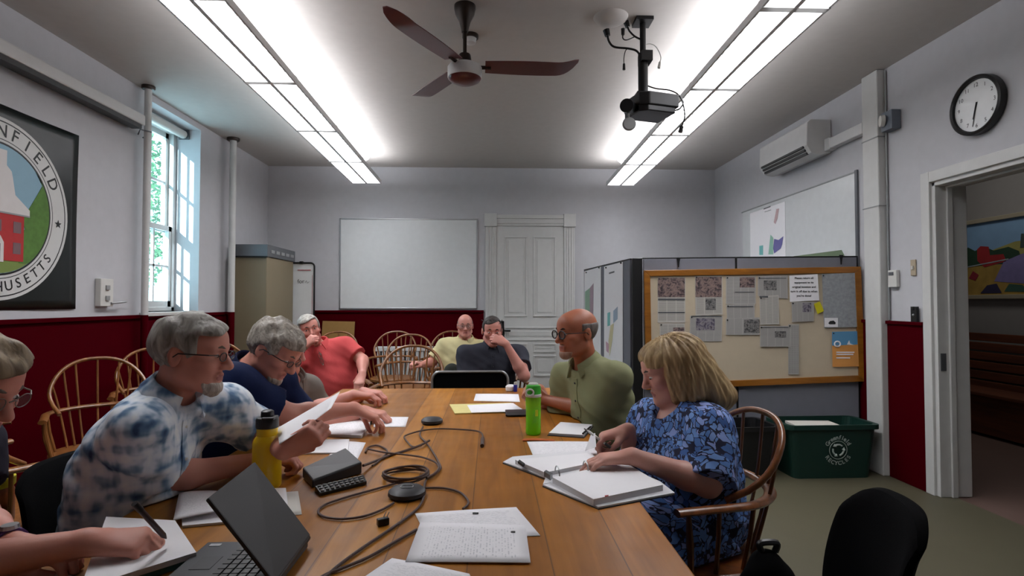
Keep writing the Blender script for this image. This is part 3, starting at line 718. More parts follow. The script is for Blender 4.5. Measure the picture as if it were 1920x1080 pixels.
# a tree outside the window
tr = thing('tree', 'leafy green tree outside the sash window', 'tree', (-6.4, 9.5, -1.2))
MB().tube([(-6.4, 9.5, -1.2), (-6.35, 9.5, .8), (-6.45, 9.55, 2.6)], [.14, .11, .06], 10).build('trunk', M_BENCH, tr, smooth=True)
lf = MB(); rg = random.Random(3)
for k in range(3600):
    a, b, q = rg.uniform(0, 6.28), rg.uniform(-1, 1), rg.uniform(.4, 1) ** .5
    c = V3(-6.4 + 1.0 * q * math.cos(a) * math.sqrt(1 - b * b), 9.5 + 1.0 * q * math.sin(a) * math.sqrt(1 - b * b), 3.0 + 1.9 * q * b)
    d1_, d2_ = nrm([rg.gauss(0, 1) for _ in range(3)]), nrm([rg.gauss(0, 1) for _ in range(3)]); L_ = rg.uniform(.045, .08)
    lf.add([c - d1_ * L_, c + d2_ * L_ * .5, c + d1_ * L_, c - d2_ * L_ * .5], [(0, 1, 2, 3)])
lf.build('foliage', mat('tree_leaf', (60, 104, 66), .6, var=.3, scale=6), tr)
# ------------------------------------------------------------------ ceiling lights
def light_run(xi0, xo0, xi1, xo1, label):
    """a run of five louvred sections from y 1.70 to 7.0, hung 0.3 m under the ceiling"""
    y1, y0, n = 7.0, 1.68, 5; z = 2.83; ts = [(y - 2.72) / (7.0 - 2.72) for y in (y0, y1)]
    X = lambda a, b, y: a + (b - a) * (y - 2.72) / 4.28
    t = thing('ceiling_light', label, 'ceiling light', ((xi1 + xo1) / 2, 5, z), 0, 'suspended fluorescent runs')
    lo, hi = (min(xi0, xo0), max(xi0, xo0))
    for a0, a1 in ((xi0, xi1), (xo0, xo1)):
        s = 1 if (a0 < (xi0 + xo0) / 2) else -1
        q = [(X(a0, a1, y0), y0, z - .002), (X(a0, a1, y1), y1, z - .002), (X(a0, a1, y1) + .012 * s, y1, z - .002), (X(a0, a1, y0) + .012 * s, y0, z - .002)]
        MB().slab(q, .042, (0, 0, 1)).build('side_rail', M_WHITE, t)
    sp = MB(); 
    sp.slab([(X((xi0 + xo0) / 2, (xi1 + xo1) / 2, y0) - .012, y0, z - .004), (X((xi0 + xo0) / 2, (xi1 + xo1) / 2, y1) - .012, y1, z - .004), (X((xi0 + xo0) / 2, (xi1 + xo1) / 2, y1) + .012, y1, z - .004), (X((xi0 + xo0) / 2, (xi1 + xo1) / 2, y0) + .012, y0, z - .004)], .012, (0, 0, 1)).build('spine', M_LOUV, t)
    L = (y1 - y0) / n
    for k in range(n):
        a, b = y0 + L * k, y0 + L * (k + 1)
        xa, xb = sorted((X(xi0, xi1, a), X(xo0, xo1, a))); xc, xd = sorted((X(xi0, xi1, b), X(xo0, xo1, b)))
        MB().slab([(xa + .016, a + .03, z + .02), (xb - .016, a + .03, z + .02), (xd - .016, b - .03, z + .02), (xc + .016, b - .03, z + .02)], .015, (0, 0, 1)).slab([(xa + .016, a + .03, z + .0352), (xb - .016, a + .03, z + .0352), (xd - .016, b - .03, z + .0352), (xc + .016, b - .03, z + .0352)], .015, (0, 0, 1), 1).build('lamp_panel', [M_LIGHT, M_LIGHTU], t)
        lv = MB()
        for j in range(1, 12):
            y = a + (b - a) * j / 12; p, q = sorted((X(xi0, xi1, y), X(xo0, xo1, y))); lv.bb((p + .012, y - .0015, z - .001), (q - .012, y + .0015, z + .018))
        lv.build('louvre', M_LOUV, t)
        MB().slab([(xa, a - .022, z - .006), (xb, a - .022, z - .006), (xb, a + .022, z - .006), (xa, a + .022, z - .006)], .05, (0, 0, 1)).build('crossbar', M_LOUV, t)
    xa, xb = sorted((X(xi0, xi1, y1), X(xo0, xo1, y1))); MB().bb((xa, y1 - .012, z - .006), (xb, y1 + .012, z + .05)).build('crossbar', M_LOUV, t)
    la = bpy.data.lights.new('fluorescent_tubes', 'AREA'); la.shape = 'RECTANGLE'; la.size = .30; la.size_y = y1 - y0 - .1; la.energy = 32; la.spread = 2.1; la.color = (.98, .98, 1.0)
    lo_ = bpy.data.objects.new('fluorescent_tubes', la); COL.objects.link(lo_); lo_.location = ((xi0 + xo0 + xi1 + xo1) / 4, (y0 + y1) / 2, z + .018); lo_.rotation_euler = (0, 0, math.atan2(-((xi1 + xo1) - (xi0 + xo0)) / 2, 4.28))
    for y in (2.75, 4.9, 6.95):
        x = (X(xi0, xi1, y) + X(xo0, xo1, y)) / 2
        MB().lathe([(.004, -.30), (.004, -.05), (.02, -.045), (.055, -.012), (.06, 0)], (x, y, ZC), 18).build('hanger', M_WHITE, t, smooth=True)
light_run(-1.315, -1.655, -1.385, -1.752, 'long suspended fluorescent light over the seated men, nearest the window')
light_run(1.37, 1.725, 1.47, 1.833, 'long suspended fluorescent light passing behind the projector')
# ------------------------------------------------------------------ ceiling fan
fc = V3(-.163, 3.37, 0)
t = thing('ceiling_fan', 'burgundy three-blade ceiling fan with white motor band', 'ceiling fan', (fc[0], fc[1], 2.72))
MB().lathe([(.02, -.165), (.022, -.15), (.035, -.10), (.058, -.055), (.066, -.02), (.066, 0)], (fc[0], fc[1], ZC), 24).build('canopy', M_BROWN, t, smooth=True)
MB().cyl((fc[0], fc[1], 2.80), (fc[0], fc[1], ZC - .15), .012).build('rod', M_BROWN, t, smooth=True)
MB().lathe([(.04, 2.775), (.042, 2.80), (.036, 2.845), (.032, 2.85)], (fc[0], fc[1], 0), 24).build('rod_collar', M_BROWN, t, smooth=True)
MB().lathe([(.103, 2.70), (.105, 2.705), (.105, 2.765), (.098, 2.775), (.04, 2.78)], (fc[0], fc[1], 0), 36).build('motor', M_WHITE, t, smooth=True)
MB().lathe([(.02, 2.668), (.06, 2.672), (.092, 2.688), (.1, 2.70)], (fc[0], fc[1], 0), 36).build('motor_cap', M_BURG, t, smooth=True)
for ang in (2, 123, 240):
    a = math.radians(ang); er, et = V3(math.cos(a), math.sin(a), 0), V3(-math.sin(a), math.cos(a), 0); m = MB(); vs = []; n = 22
    for i in range(n + 1):
        q = i / n; rr = .125 + .575 * q; hw = .062 + .012 * math.sin(math.pi * q) ; sweep = 0.0
        if q > .82: k = (q - .82) / .18; hw *= math.sqrt(max(.02, 1 - k * k * .95)); sweep = -.028 * k * k
        lift = .0 + (.045 * ((q - .75) / .25) ** 2 if q > .75 else 0)
        for sgn in (-1, 1):
            for tk in (0, .005): vs.append(V3(fc[0], fc[1], 2.772) + er * rr + et * (sgn * hw + sweep) + V3(0, 0, lift - sgn * hw * .14 + tk))
    fs = []
    for i in range(n):
        b = 4 * i; c = b + 4; fs += [(b, b + 2, c + 2, c), (b + 1, c + 1, c + 3, b + 3), (b, c, c + 1, b + 1), (b + 2, b + 3, c + 3, c + 2)]
    fs += [(0, 1, 3, 2), (4 * n, 4 * n + 2, 4 * n + 3, 4 * n + 1)]
    bl = m.add(vs, fs).build('blade', M_BURG, t, smooth=True)
    MB().tube([V3(fc[0], fc[1], 2.77) + er * .08, V3(fc[0], fc[1], 2.772) + er * .16], .012, 8).build('blade_iron', M_BROWN, bl)
p = onz(882, 66, ZC)
t = thing('smoke_detector', 'small dark topped sensor on the ceiling behind the fan rod', 'smoke detector', (p[0], p[1], ZC - .06))
MB().lathe([(.05, -.025), (.055, -.02), (.055, 0)], (p[0], p[1], ZC), 24).build('base', M_BROWN, t, smooth=True)
MB().lathe([(.02, -.062), (.036, -.055), (.042, -.025)], (p[0], p[1], ZC), 24).build('sensor_cap', M_WHITE, t, smooth=True)
p = onz(1145, 32, ZC)
o = single(MB().lathe([(.01, -.045), (.06, -.04), (.098, -.022), (.11, 0)], (p[0], p[1], ZC), 32), 'ceiling_dome', M_CEIL, 'round white dome plate on the ceiling beside the projector mount', 'ceiling fixture', smooth=True)
# ------------------------------------------------------------------ projector
pc = onz(1205, 38, ZC); px_, py_ = pc[0], pc[1]
t = thing('projector', 'black projector hanging upside down from a black ceiling pole', 'projector', (px_, py_, 2.4))
MB().bb((px_ - .055, py_ - .06, ZC - .022), (px_ + .055, py_ + .06, ZC)).build('ceiling_plate', M_BLK2, t)
MB().cyl((px_, py_, 2.70), (px_, py_, ZC - .02), .019).build('pole', M_BLK2, t, smooth=True)
MB().cyl((px_, py_, 2.66), (px_, py_, 2.93), .031).bb((px_ - .02, py_ - .05, 2.87), (px_ + .05, py_ + .05, 2.935)).build('pole_sleeve', M_BLK2, t)
Rz = np.array([[math.cos(.28), -math.sin(.28), 0], [math.sin(.28), math.cos(.28), 0], [0, 0, 1]])
ctr = V3(px_ + .045, py_ + .0, 2.61); KP = .80
b = MB(); pr = [(-.165, -.11), (-.10, -.155), (.165, -.155), (.175, .13), (-.165, .13)]
b.slab([ctr + Rz @ V3(x * KP, y * KP, -.055) for x, y in pr], .085, (0, 0, 1)); b.build('housing', M_BLACK, t, bevel=.008)
b = MB(); b.slab([ctr + Rz @ V3(x * KP * .92 - .01, y * KP * .92, -.090) for x, y in pr], .04, (0, 0, 1)); b.build('lower_shell', mat('projector_black', (12, 12, 16), .3), t, bevel=.006)
MB().bb((px_ - .05, py_ - .05, 2.60), (px_ + .05, py_ + .05, 2.67)).build('mount_bracket', M_BLK2, t)
lc = V3(*ony(1178, 200, py_ - .10)); ld = nrm(V3(-.5, -1, -.2))
lz = MB(); lz.tube([lc - ld * .05, lc + ld * .05], [.040, .042], 22); lz.build('lens_barrel', M_BLACK, t, smooth=True)
l2 = V3(*ony(1180, 232, py_ - .13)); MB().tube([l2 + V3(0, .016, 0), l2, l2 - V3(0, .006, 0)], [.040, .0415, .036], 26).tube([l2 + V3(0, .01, .04), l2 + V3(0, .03, .08)], .006, 8).build('lens_cap', M_LGREY, t, smooth=True)
def hang(name, pts, r, label, m=M_BLK2, plug=True):
    b = MB(); b.tube(spline(pts, 8), r, 8)
    if plug: d = nrm(V3(*pts[0]) - V3(*pts[1])); b.tube([V3(*pts[0]) - d * .005, V3(*pts[0]) + d * .035], [r * 2.6, r * 3.2], 8)
    return single(b, 'cable', m, label, 'cable', smooth=True)
Yp = py_
pp = lambda u, v, y: tuple(ony(u, v, y))
hang('cable', [pp(1139, 66, Yp), pp(1142, 78, Yp), pp(1152, 88, Yp), pp(1178, 91, Yp), pp(1194, 96, Yp), pp(1203, 110, Yp)], .007, 'thick black cable with a plug drooping from the projector pole')
hang('cable', [pp(1177, 50, Yp), pp(1180, 58, Yp), pp(1190, 68, Yp), pp(1202, 74, Yp)], .006, 'short black cable with a plug near the top of the projector pole')
hang('cable', [pp(1168, 64, Yp), pp(1168, 72, Yp), pp(1175, 75, Yp), pp(1190, 69, Yp + .03)], .004, 'thin looped black cable with a small plug beside the projector pole')
hang('cable', [pp(1170, 121, Yp), pp(1170, 108, Yp), pp(1173, 95, Yp), pp(1178, 91, Yp)], .003, 'thin black lead hanging from the thick projector cable')
hang('cable', [pp(1237, 118, Yp), pp(1239, 106, Yp), pp(1230, 88, Yp), pp(1218, 82, Yp), pp(1207, 86, Yp)], .003, 'thin pale lead looping out from the projector pole', M_PLAS)
hang('cable', [pp(1278, 238, Yp - .1), pp(1284, 215, Yp - .1), pp(1276, 183, Yp - .05), pp(1258, 170, Yp), pp(1230, 166, Yp), pp(1212, 160, Yp)], .0045, 'black cable arching behind the projector down to a loose end')
hang('cable', [pp(1262, 208, Yp + .03), pp(1274, 204, Yp), pp(1281, 192, Yp), pp(1272, 178, Yp)], .005, 'short black cable curling at the side of the projector', plug=False)
# ------------------------------------------------------------------ things on the back wall
def board(name, x0, x1, z0, z1, label, y=YB):
    t = thing(name, label, 'whiteboard', ((x0 + x1) / 2, y - .02, z0))
    MB().bb((x0 + .015, y - .016, z0 + .015), (x1 - .015, y - .002, z1 - .015)).build('writing_surface', M_BOARD, t)
    MB().bb((x0, y - .022, z1 - .018), (x1, y - .002, z1)).bb((x0, y - .022, z0), (x1, y - .002, z0 + .018)).bb((x0, y - .022, z0), (x0 + .018, y - .002, z1)).bb((x1 - .018, y - .022, z0), (x1, y - .002, z1)).build('frame', M_ALU, t, bevel=.003)
    return t
board('whiteboard', -2.02, -.185, 1.24, 2.455, 'blank whiteboard with aluminium frame on the back wall')
# radiator under it
t = thing('radiator', 'white slatted radiator under the whiteboard behind the wooden chairs', 'radiator', (-.98, 7.3, 0))
for k in range(16): MB().bb((-1.47 + .062 * k, 7.22, .1), (-1.428 + .062 * k, 7.40, .70)).build('fin', M_WHITE, t, bevel=.012)
MB().bb((-1.5, 7.21, .70), (-.45, 7.42, .75)).build('top_cover', M_WHITE, t, bevel=.006)
for x in (-1.44, -.55): MB().bb((x - .02, 7.26, 0), (x + .02, 7.36, .1)).build('foot', M_WHITE, t)
# cardboard leaning on the wainscot
single(MB().slab([(-2.25, 7.32, 0), (-1.82, 7.32, 0), (-1.80, 7.42, 1.075), (-2.22, 7.42, 1.085)], .012, (0, -1, .1)), 'cardboard_sheet', M_CARD, 'plain brown cardboard sheet leaning on the red wainscot behind the man in coral', 'cardboard')
# tall cabinet in the corner
t = thing('storage_cabinet', 'tall tan cabinet with grey metal top band in the back corner', 'cabinet', (-2.7, 6.85, 0))
MB().bb((-2.90, 6.36, .0), (-2.535, 7.20, 1.85)).build('body', M_TAN, t, bevel=.006)
MB().bb((-2.915, 6.34, 1.85), (-2.52, 7.22, 1.985)).build('top_band', M_GREY, t, bevel=.005)
MB().bb((-2.91, 6.335, 1.838), (-2.525, 6.36, 1.85)).build('drip_edge', M_BLK2, t)
for k in range(5): MB().bb((-2.52, 6.43 + .155 * k, 1.895), (-2.512, 6.53 + .155 * k, 1.93)).build('label_holder', M_ALU, t)
MB().bb((-2.925, 6.30, .02), (-2.90, 6.335, 1.84)).build('edge_strip', M_PLAS, t)
# flip chart easel
t = thing('flip_chart', 'white flip chart board with rounded black frame and scribbled writing', 'flip chart', (-2.38, 7.3, 0))
def rrect(x0, x1, z0, z1, r, y): 
    P = []
    for cx, cz, a0 in ((x1 - r, z1 - r, 0), (x0 + r, z1 - r, 90), (x0 + r, z0 + r, 180), (x1 - r, z0 + r, 270)):
        for k in range(7): a = math.radians(a0 + 15 * k); P.append((cx + r * math.cos(a), y, cz + r * math.sin(a)))
    return P
MB().slab(rrect(-2.84, -2.285, .95, 1.84, .05, 7.26), .02, (0, 1, 0)).build('board', M_BOARD, t)
MB().tube(rrect(-2.84, -2.285, .95, 1.84, .05, 7.255), .011, 8, closed=True).build('frame', M_BLK2, t, smooth=True)
MB().bb((-2.47, 7.235, 1.825), (-2.43, 7.275, 1.86)).build('clip', M_BLK2, t)
b = MB(); put_text(b, 'for', .075, ((-2.455, 7.2535, 1.60), (1, 0, 0), (0, 0, 1)), rot=.06); b.tube(spline([(-2.40, 7.2535, 1.585), (-2.385, 7.2535, 1.61), (-2.37, 7.2535, 1.58), (-2.35, 7.2535, 1.60)], 4), .002, 6); b.build('marker_writing', M_INK, t)
MB().bb((-2.312, 7.2515, 1.15), (-2.308, 7.2535, 1.68)).bb((-2.5, 7.2515, 1.742), (-2.33, 7.2535, 1.752)).build('marker_line', M_CARDB, t)
for x in (-2.74, -2.38): MB().tube([(x, 7.29, 1.0), (x, 7.30, .0)], .014, 8).build('leg', M_BLK2, t)
# ------------------------------------------------------------------ pipes and fittings on the window wall
def riser(x, y, r, label, z0=wz + .03):
    t = thing('heating_pipe', label, 'pipe', (x, y, 0)); MB().cyl((x, y, z0), (x, y, ZC), r).build('upper_pipe', M_TRIM, t, smooth=True)
    MB().cyl((x, y, 0), (x, y, z0), r * 1.02).build('lower_pipe', M_RED, t, smooth=True)
    MB().lathe([(r * 1.7, -.03), (r * 1.9, -.02), (r * 1.9, 0)], (x, y, ZC), 24).build('ceiling_collar', M_BROWN, t, smooth=True)
    return t
t = riser(-2.885, 4.735, .027, 'white vertical pipe in front of the sash window')
z = 2.73; MB().tube([(-2.94, 4.70, z), (-2.90, 4.66, z + .03), (-2.855, 4.735, z + .03), (-2.90, 4.80, z + .03), (-2.965, 4.80, z)], .006, 6).build('pipe_clamp', M_GREY, t)
riser(-2.86, 6.22, .035, 'white vertical pipe beside the tan cabinet')
t = thing('light_switch_box', 'beige double switch box beside the banner', 'switch', (XL + .02, 4.34, 1.30))
MB().bb((XL + .002, 4.27, 1.30), (XL + .045, 4.41, 1.51)).build('plate', M_PLAS, t, bevel=.004)
for z in (1.36, 1.44): MB().bb((XL + .045, 4.32, z - .015), (XL + .055, 4.36, z + .02)).build('toggle', M_LGREY, t)
MB().tube([(XL + .05, 4.38, 1.325), (XL + .07, 4.47, 1.33), (XL + .05, 4.55, 1.335)], .008, 6).build('cord_stub', M_LGREY, t)
# projection screen case
t = thing('projector_screen', 'rolled up projection screen in a white case above the banner', 'projection screen', (XL + .07, 3.3, 2.7))
a, b_ = (XL + .07, 2.1, 2.785), (XL + .07, 4.66, 2.80)
MB().bb((XL + .02, 2.1, 2.785), (XL + .115, 4.66, 2.875)).build('case', M_WHITE, t, bevel=.012)
MB().bb((XL + .03, 2.1, 2.752), (XL + .108, 4.62, 2.785)).build('shaded_slot', M_BLACK, t)  # black strip standing in for the shadowed slot under the case
for y in (2.4, 4.5): MB().bb((XL + .002, y - .02, 2.80), (XL + .03, y + .02, 2.90)).build('bracket', M_GREY, t)
# ------------------------------------------------------------------ city banner with the seal
ban = thing('banner', 'black city banner with a round white seal of a red brick building', 'banner', (XL + .01, 3.42, 1.28))
M_VINYL = mat('banner_vinyl', (17, 22, 22), .3, var=.3, scale=3, bump=.5, bscale=5)
b = MB(); n = 20; vs = []
for j in range(n + 1):
    for i in range(n + 1):
        y, z = 2.77 + 1.30 * i / n, 1.283 + 1.245 * j / n; vs.append((XL + .008 + .004 * math.sin(9 * i / n + 4 * j / n), y, z))
b.add(vs, [(j * (n + 1) + i, j * (n + 1) + i + 1, (j + 1) * (n + 1) + i + 1, (j + 1) * (n + 1) + i) for j in range(n) for i in range(n)])
o = b.build('cloth', M_VINYL, ban, smooth=True); md = o.modifiers.new('thick', 'SOLIDIFY'); md.thickness = .004
BC = V3(0, 3.415, 1.895)
def bpt(a, b, l): return (XL + .014 + .0014 * l, BC[1] + a, BC[2] + b)
def circ(r, l, n=72, cx=0, cy=0, ry=None): return [bpt(cx + r * math.cos(2 * math.pi * k / n), cy + (ry or r) * math.sin(2 * math.pi * k / n), l) for k in range(n)]
def layer(name, poly, l, m, parent=ban): return MB().slab(poly, .0012, (1, 0, 0)).build(name, m, parent)
bm_w = mat('seal_white', (206, 206, 204), .5); bm_k = mat('seal_black', (22, 24, 26), .5)
sl = layer('seal', circ(.555, 0), 0, bm_w)
b = MB()
for r0, r1, l in ((.535, .527, 1), (.405, .392, 1), (.425, .42, 1)):
    vs = circ(r0, l) + circ(r1, l); b.add(vs, [(k, (k + 1) % 72, 72 + (k + 1) % 72, 72 + k) for k in range(72)])
b.build('ring_line', bm_k, sl)
sky = layer('sky', circ(.392, 1), 1, mat('seal_sky', (136, 172, 190), .6), sl)
def clipc(poly, r=.39, dense=14):
    out = []
    for k in range(len(poly)):
        p, q = V3(*poly[k]), V3(*poly[(k + 1) % len(poly)])
        for j in range(dense):
            s_ = p + (q - p) * j / dense; L_ = np.linalg.norm(s_)
            if L_ > r: s_ = s_ * r / L_
            out.append(s_)
    return out
def pic(name, poly, l, m, clip=True): return layer(name, [bpt(x, y, l) for x, y in (clipc(poly) if clip else poly)], l, m, sl)
g1 = mat('seal_green', (84, 124, 52), .7, var=.35, scale=30); g2 = mat('seal_lawn', (120, 140, 70), .7)
pic('lawn', [(-.4, -.42), (.4, -.42), (.4, -.30), (-.4, -.30)], 2, g2)
pic('trees', [(.16, -.32), (.4, -.32), (.42, .30), (.34, .34), (.30, .26), (.33, .2), (.27, .10), (.22, .02), (.15, .0), (.20, -.1), (.14, -.18)], 3, g1)
pic('trees', [(-.16, -.32), (-.4, -.32), (-.42, .30), (-.34, .34), (-.30, .2), (-.26, .1), (-.2, 0), (-.14, -.2)], 3, g1)
M_BRK = mat('seal_brick', (178, 44, 46), .7, var=.12, scale=40)
pic('brick_front', [(-.19, -.31), (.19, -.31), (.19, -.02), (-.19, -.02)], 4, M_BRK, False)
st = mat('seal_stone', (212, 208, 206), .6)
pic('pediment', [(-.23, -.02), (.23, -.02), (.23, .02), (.12, .10), (.10, .2), (.09, .24), (.055, .27), (.055, .36), (-.055, .36), (-.055, .27), (-.09, .24), (-.10, .2), (-.12, .1), (-.23, .02)], 5, st, False)
for dx, dz in ((-.14, -.1), (0, -.1), (.14, -.1), (-.14, -.23), (.14, -.23)):
    pic('window', [(dx - .028, dz - .035), (dx + .028, dz - .035), (dx + .028, dz + .035), (dx - .028, dz + .035)], 5, mat('seal_pane', (120, 92, 96), .5), False)
pic('doorway', [(-.045, -.32), (.045, -.32), (.045, -.20), (.02, -.16), (-.02, -.16), (-.045, -.20)], 6, st, False)
pic('door', [(-.02, -.31), (.02, -.31), (.02, -.21), (-.02, -.21)], 7, mat('seal_door', (70, 74, 84), .5), False)
pic('roof_line', [(-.23, -.025), (.23, -.025), (.23, -.015), (-.23, -.015)], 6, mat('seal_grey', (150, 150, 152), .6), False)
b = MB()
for k, ch_ in enumerate('GREENFIELD'):
    a = math.radians(134.5 - 11.75 * k); put_text(b, ch_, .112, (bpt(.474 * math.cos(a), .474 * math.sin(a), 1.5), (0, 1, 0), (0, 0, 1)), rot=a - math.pi / 2, bold=.001)
b.build('lettering', bm_k, sl); b = MB()
for k, ch_ in enumerate('MASSACHUSETTS'):
    a = math.radians(-87 + 8.6 * (k - 6)); put_text(b, ch_, .088, (bpt(.474 * math.cos(a), .474 * math.sin(a), 1.5), (0, 1, 0), (0, 0, 1)), rot=a + math.pi / 2, bold=.001)
b.build('lettering', bm_k, sl)
for a0 in (-4, 184):
    a = math.radians(a0); c = (.472 * math.cos(a), .472 * math.sin(a)); P = []
    for k in range(10): r_ = .03 if k % 2 == 0 else .0125; q = math.pi / 2 + k * math.pi / 5; P.append(bpt(c[0] + r_ * math.cos(q), c[1] + r_ * math.sin(q), 1.5))
    layer('star', P, 1.5, bm_k, sl)
# ------------------------------------------------------------------ things on the doorway wall
t = thing('air_conditioner', 'white wall mounted air conditioner with three black vent slots', 'air conditioner', (XR - .1, 5.42, 2.68))
y0, y1 = 4.86, 5.74; zt, zb = 2.985, 2.66
prof = [(XR - .004, zb + .02), (XR - .004, zt), (XR - .19, zt), (XR - .225, zt - .03), (XR - .232, zb + .09), (XR - .19, zb + .02), (XR - .1, zb)]
MB().slab([(x, y0, z) for x, z in prof], y1 - y0, (0, 1, 0)).build('casing', M_WHITE, t, bevel=.006)
for k in range(3):
    x, z = XR - .233 + .017 * k, zb + .082 - .028 * k
    MB().bb((x - .006, y0 + .05, z - .009), (x + .02, y1 - .05, z + .010)).build('vent_slot', M_BLACK, t)
t = thing('line_set_cover', 'white boxed pipe cover running from the air conditioner to the vertical duct', 'pipe cover', (XR - .04, 4.6, 2.7))
MB().bb((XR - .068, 4.352, 2.70), (XR - .003, 4.855, 2.79)).build('trunking', M_WHITE, t, bevel=.006); MB().bb((XR - .074, 4.78, 2.69), (XR - .003, 4.855, 2.80)).build('coupling', M_WHITE, t, bevel=.006)
t = thing('vertical_duct', 'tall white boxed duct from floor to ceiling beside the doorway', 'duct', (XR - .06, 4.27, 0))
MB().bb((XR - .07, 4.17, 0), (XR - .003, 4.35, ZC - .003)).build('casing', M_TRIM, t, bevel=.008)
for z in (2.62, 2.08): MB().bb((XR - .074, 4.166, z - .004), (XR - .003, 4.354, z + .004)).build('joint_band', M_LGREY, t)
single(MB().cyl((XR - .012, 4.155, 1.20), (XR - .012, 4.155, ZC - .02), .007), 'conduit', M_LGREY, 'thin grey conduit running down the wall beside the white duct', 'conduit', smooth=True)
t = thing('alarm_box', 'grey electrical box with a round white sounder beside the duct', 'alarm', (XR - .04, 4.04, 2.68))
MB().bb((XR - .075, 4.01, 2.635), (XR - .003, 4.125, 2.78)).build('box', mat('alarm_grey', (104, 112, 124), .5), t, bevel=.004)
MB().tube([(XR - .075, 4.09, 2.715), (XR - .10, 4.10, 2.715)], [.045, .042], 20).build('sounder', M_PLAS, t, smooth=True)
MB().cyl((XR - .02, 4.155, 2.68), (XR - .02, 4.12, 2.68), .014).build('conduit_elbow', M_BLK2, t)
cy, cz, cr = 3.335, 2.565, .185
t = thing('wall_clock', 'round wall clock with black rim and white face', 'clock', (XR - .03, cy, cz))
Rx = np.array([[0, 0, -1], [0, 1, 0], [1, 0, 0]], float)
MB().lathe([(cr - .02, 0), (cr, .004), (cr, .045), (cr - .012, .052), (cr - .022, .045), (cr - .026, .03)], (XR - .004, cy, cz), 44, R=Rx, cap=False).build('rim', M_BLACK, t, smooth=True)
MB().lathe([(cr - .024, .0), (cr - .024, .028)], (XR - .004, cy, cz), 44, R=Rx).build('face', M_BOARD, t)
b = MB()
for k in range(1, 13):
    b = MB(); a = math.radians(90 - 30 * k); put_text(b, str(k), .036, ((XR - .0335, cy, cz), (0, -1, 0), (0, 0, 1)), off=(.128 * math.cos(a), .128 * math.sin(a))); b.build('numeral', M_INK, t)
def clockhand(ang, L_, w_, nm):
    a = math.radians(90 - ang); d = V3(0, -math.cos(a), math.sin(a)); q = V3(0, d[2], -d[1]); c = V3(XR - .0345, cy, cz)
    MB().slab([c - d * .02 - q * w_, c - d * .02 + q * w_, c + d * L_ + q * w_ * .5, c + d * L_ - q * w_ * .5], .001, (-1, 0, 0)).build(nm, M_INK, t)
clockhand(192, .13, .004, 'minute_hand'); clockhand(196, .085, .006, 'hour_hand')
t = thing('thermostat', 'white thermostat with a small grey display beside the duct', 'thermostat', (XR - .02, 4.10, 1.45))
MB().bb((XR - .03, 4.05, 1.445), (XR - .003, 4.14, 1.575)).build('case', M_PLAS, t, bevel=.005); MB().bb((XR - .033, 4.08, 1.535), (XR - .03, 4.13, 1.56)).build('display', M_GREY, t)
t = thing('switch_plate', 'beige switch plate beside the doorway', 'switch', (XR - .01, 3.90, 1.53))
MB().bb((XR - .01, 3.885, 1.525), (XR - .003, 3.935, 1.64)).build('plate', mat('beige_plate', (172, 158, 136), .5), t, bevel=.002); MB().bb((XR - .02, 3.903, 1.57), (XR - .01, 3.917, 1.595)).build('toggle', M_PLAS, t)
t = thing('wall_bracket', 'small black notched bracket on top of the red wainscot', 'bracket', (XR - .02, 3.885, wz))
MB().slab([(XR - .03, 3.86 + a, wz - .005 + z) for a, z in ((0, 0), (.055, 0), (.055, .11), (.04, .11), (.036, .085), (.02, .085), (.016, .11), (0, .11))], .018, (1, 0, 0)).build('body', M_BLACK, t); MB().ball((XR - .033, 3.887, wz + .045), .008, 6).build('screw', M_ALU, t)
# big board on that wall with a map
t = thing('wall_panel', 'large blank pale board on the wall above the partition', 'whiteboard', (XR - .01, 5.5, 1.2))
MB().bb((XR - .012, 4.52, 1.2), (XR - .003, 6.62, 2.42)).build('surface', M_BOARD, t); MB().bb((XR - .018, 4.50, 1.2), (XR - .003, 4.53, 2.44)).build('edge_strip', M_GREY, t); MB().bb((XR - .018, 4.53, 2.42), (XR - .003, 6.64, 2.432)).build('top_strip', M_LGREY, t)
t = thing('zoning_map', 'white wall map with purple and teal areas above the partition', 'map', (XR - .02, 6.0, 1.4))
mx_ = XR - .016
MB().bb((mx_, 5.64, 1.35), (mx_ + .0025, 6.42, 2.38)).build('sheet', M_PAPER, t)
def mapp(nm, px, m): MB().slab([onx(u, v, mx_) + V3(-.0012, 0, 0) for u, v in px], .001, (-1, 0, 0)).build(nm, m, t)
mapp('map_area', [(1452, 448), (1460, 450), (1469, 443), (1467, 458), (1464, 466), (1452, 475), (1450, 466)], mat('map_purple', (112, 108, 168), .6))
mapp('map_area', [(1445, 440), (1450, 446), (1450, 477), (1441, 477)], mat('map_green', (150, 196, 178), .6)); mapp('map_area', [(1424, 461), (1431, 460), (1431, 478), (1424, 478)], mat('map_teal', (120, 192, 190), .6))
mapp('map_area', [(1456, 392), (1461, 391), (1458, 410), (1454, 420), (1451, 417)], mat('map_pink', (196, 168, 172), .6)); mapp('map_title', [(1432, 391), (1445, 386), (1445, 388), (1432, 393)], M_GREY); mapp('map_title', [(1434, 397), (1446, 393), (1446, 394), (1434, 398)], M_LGREY)
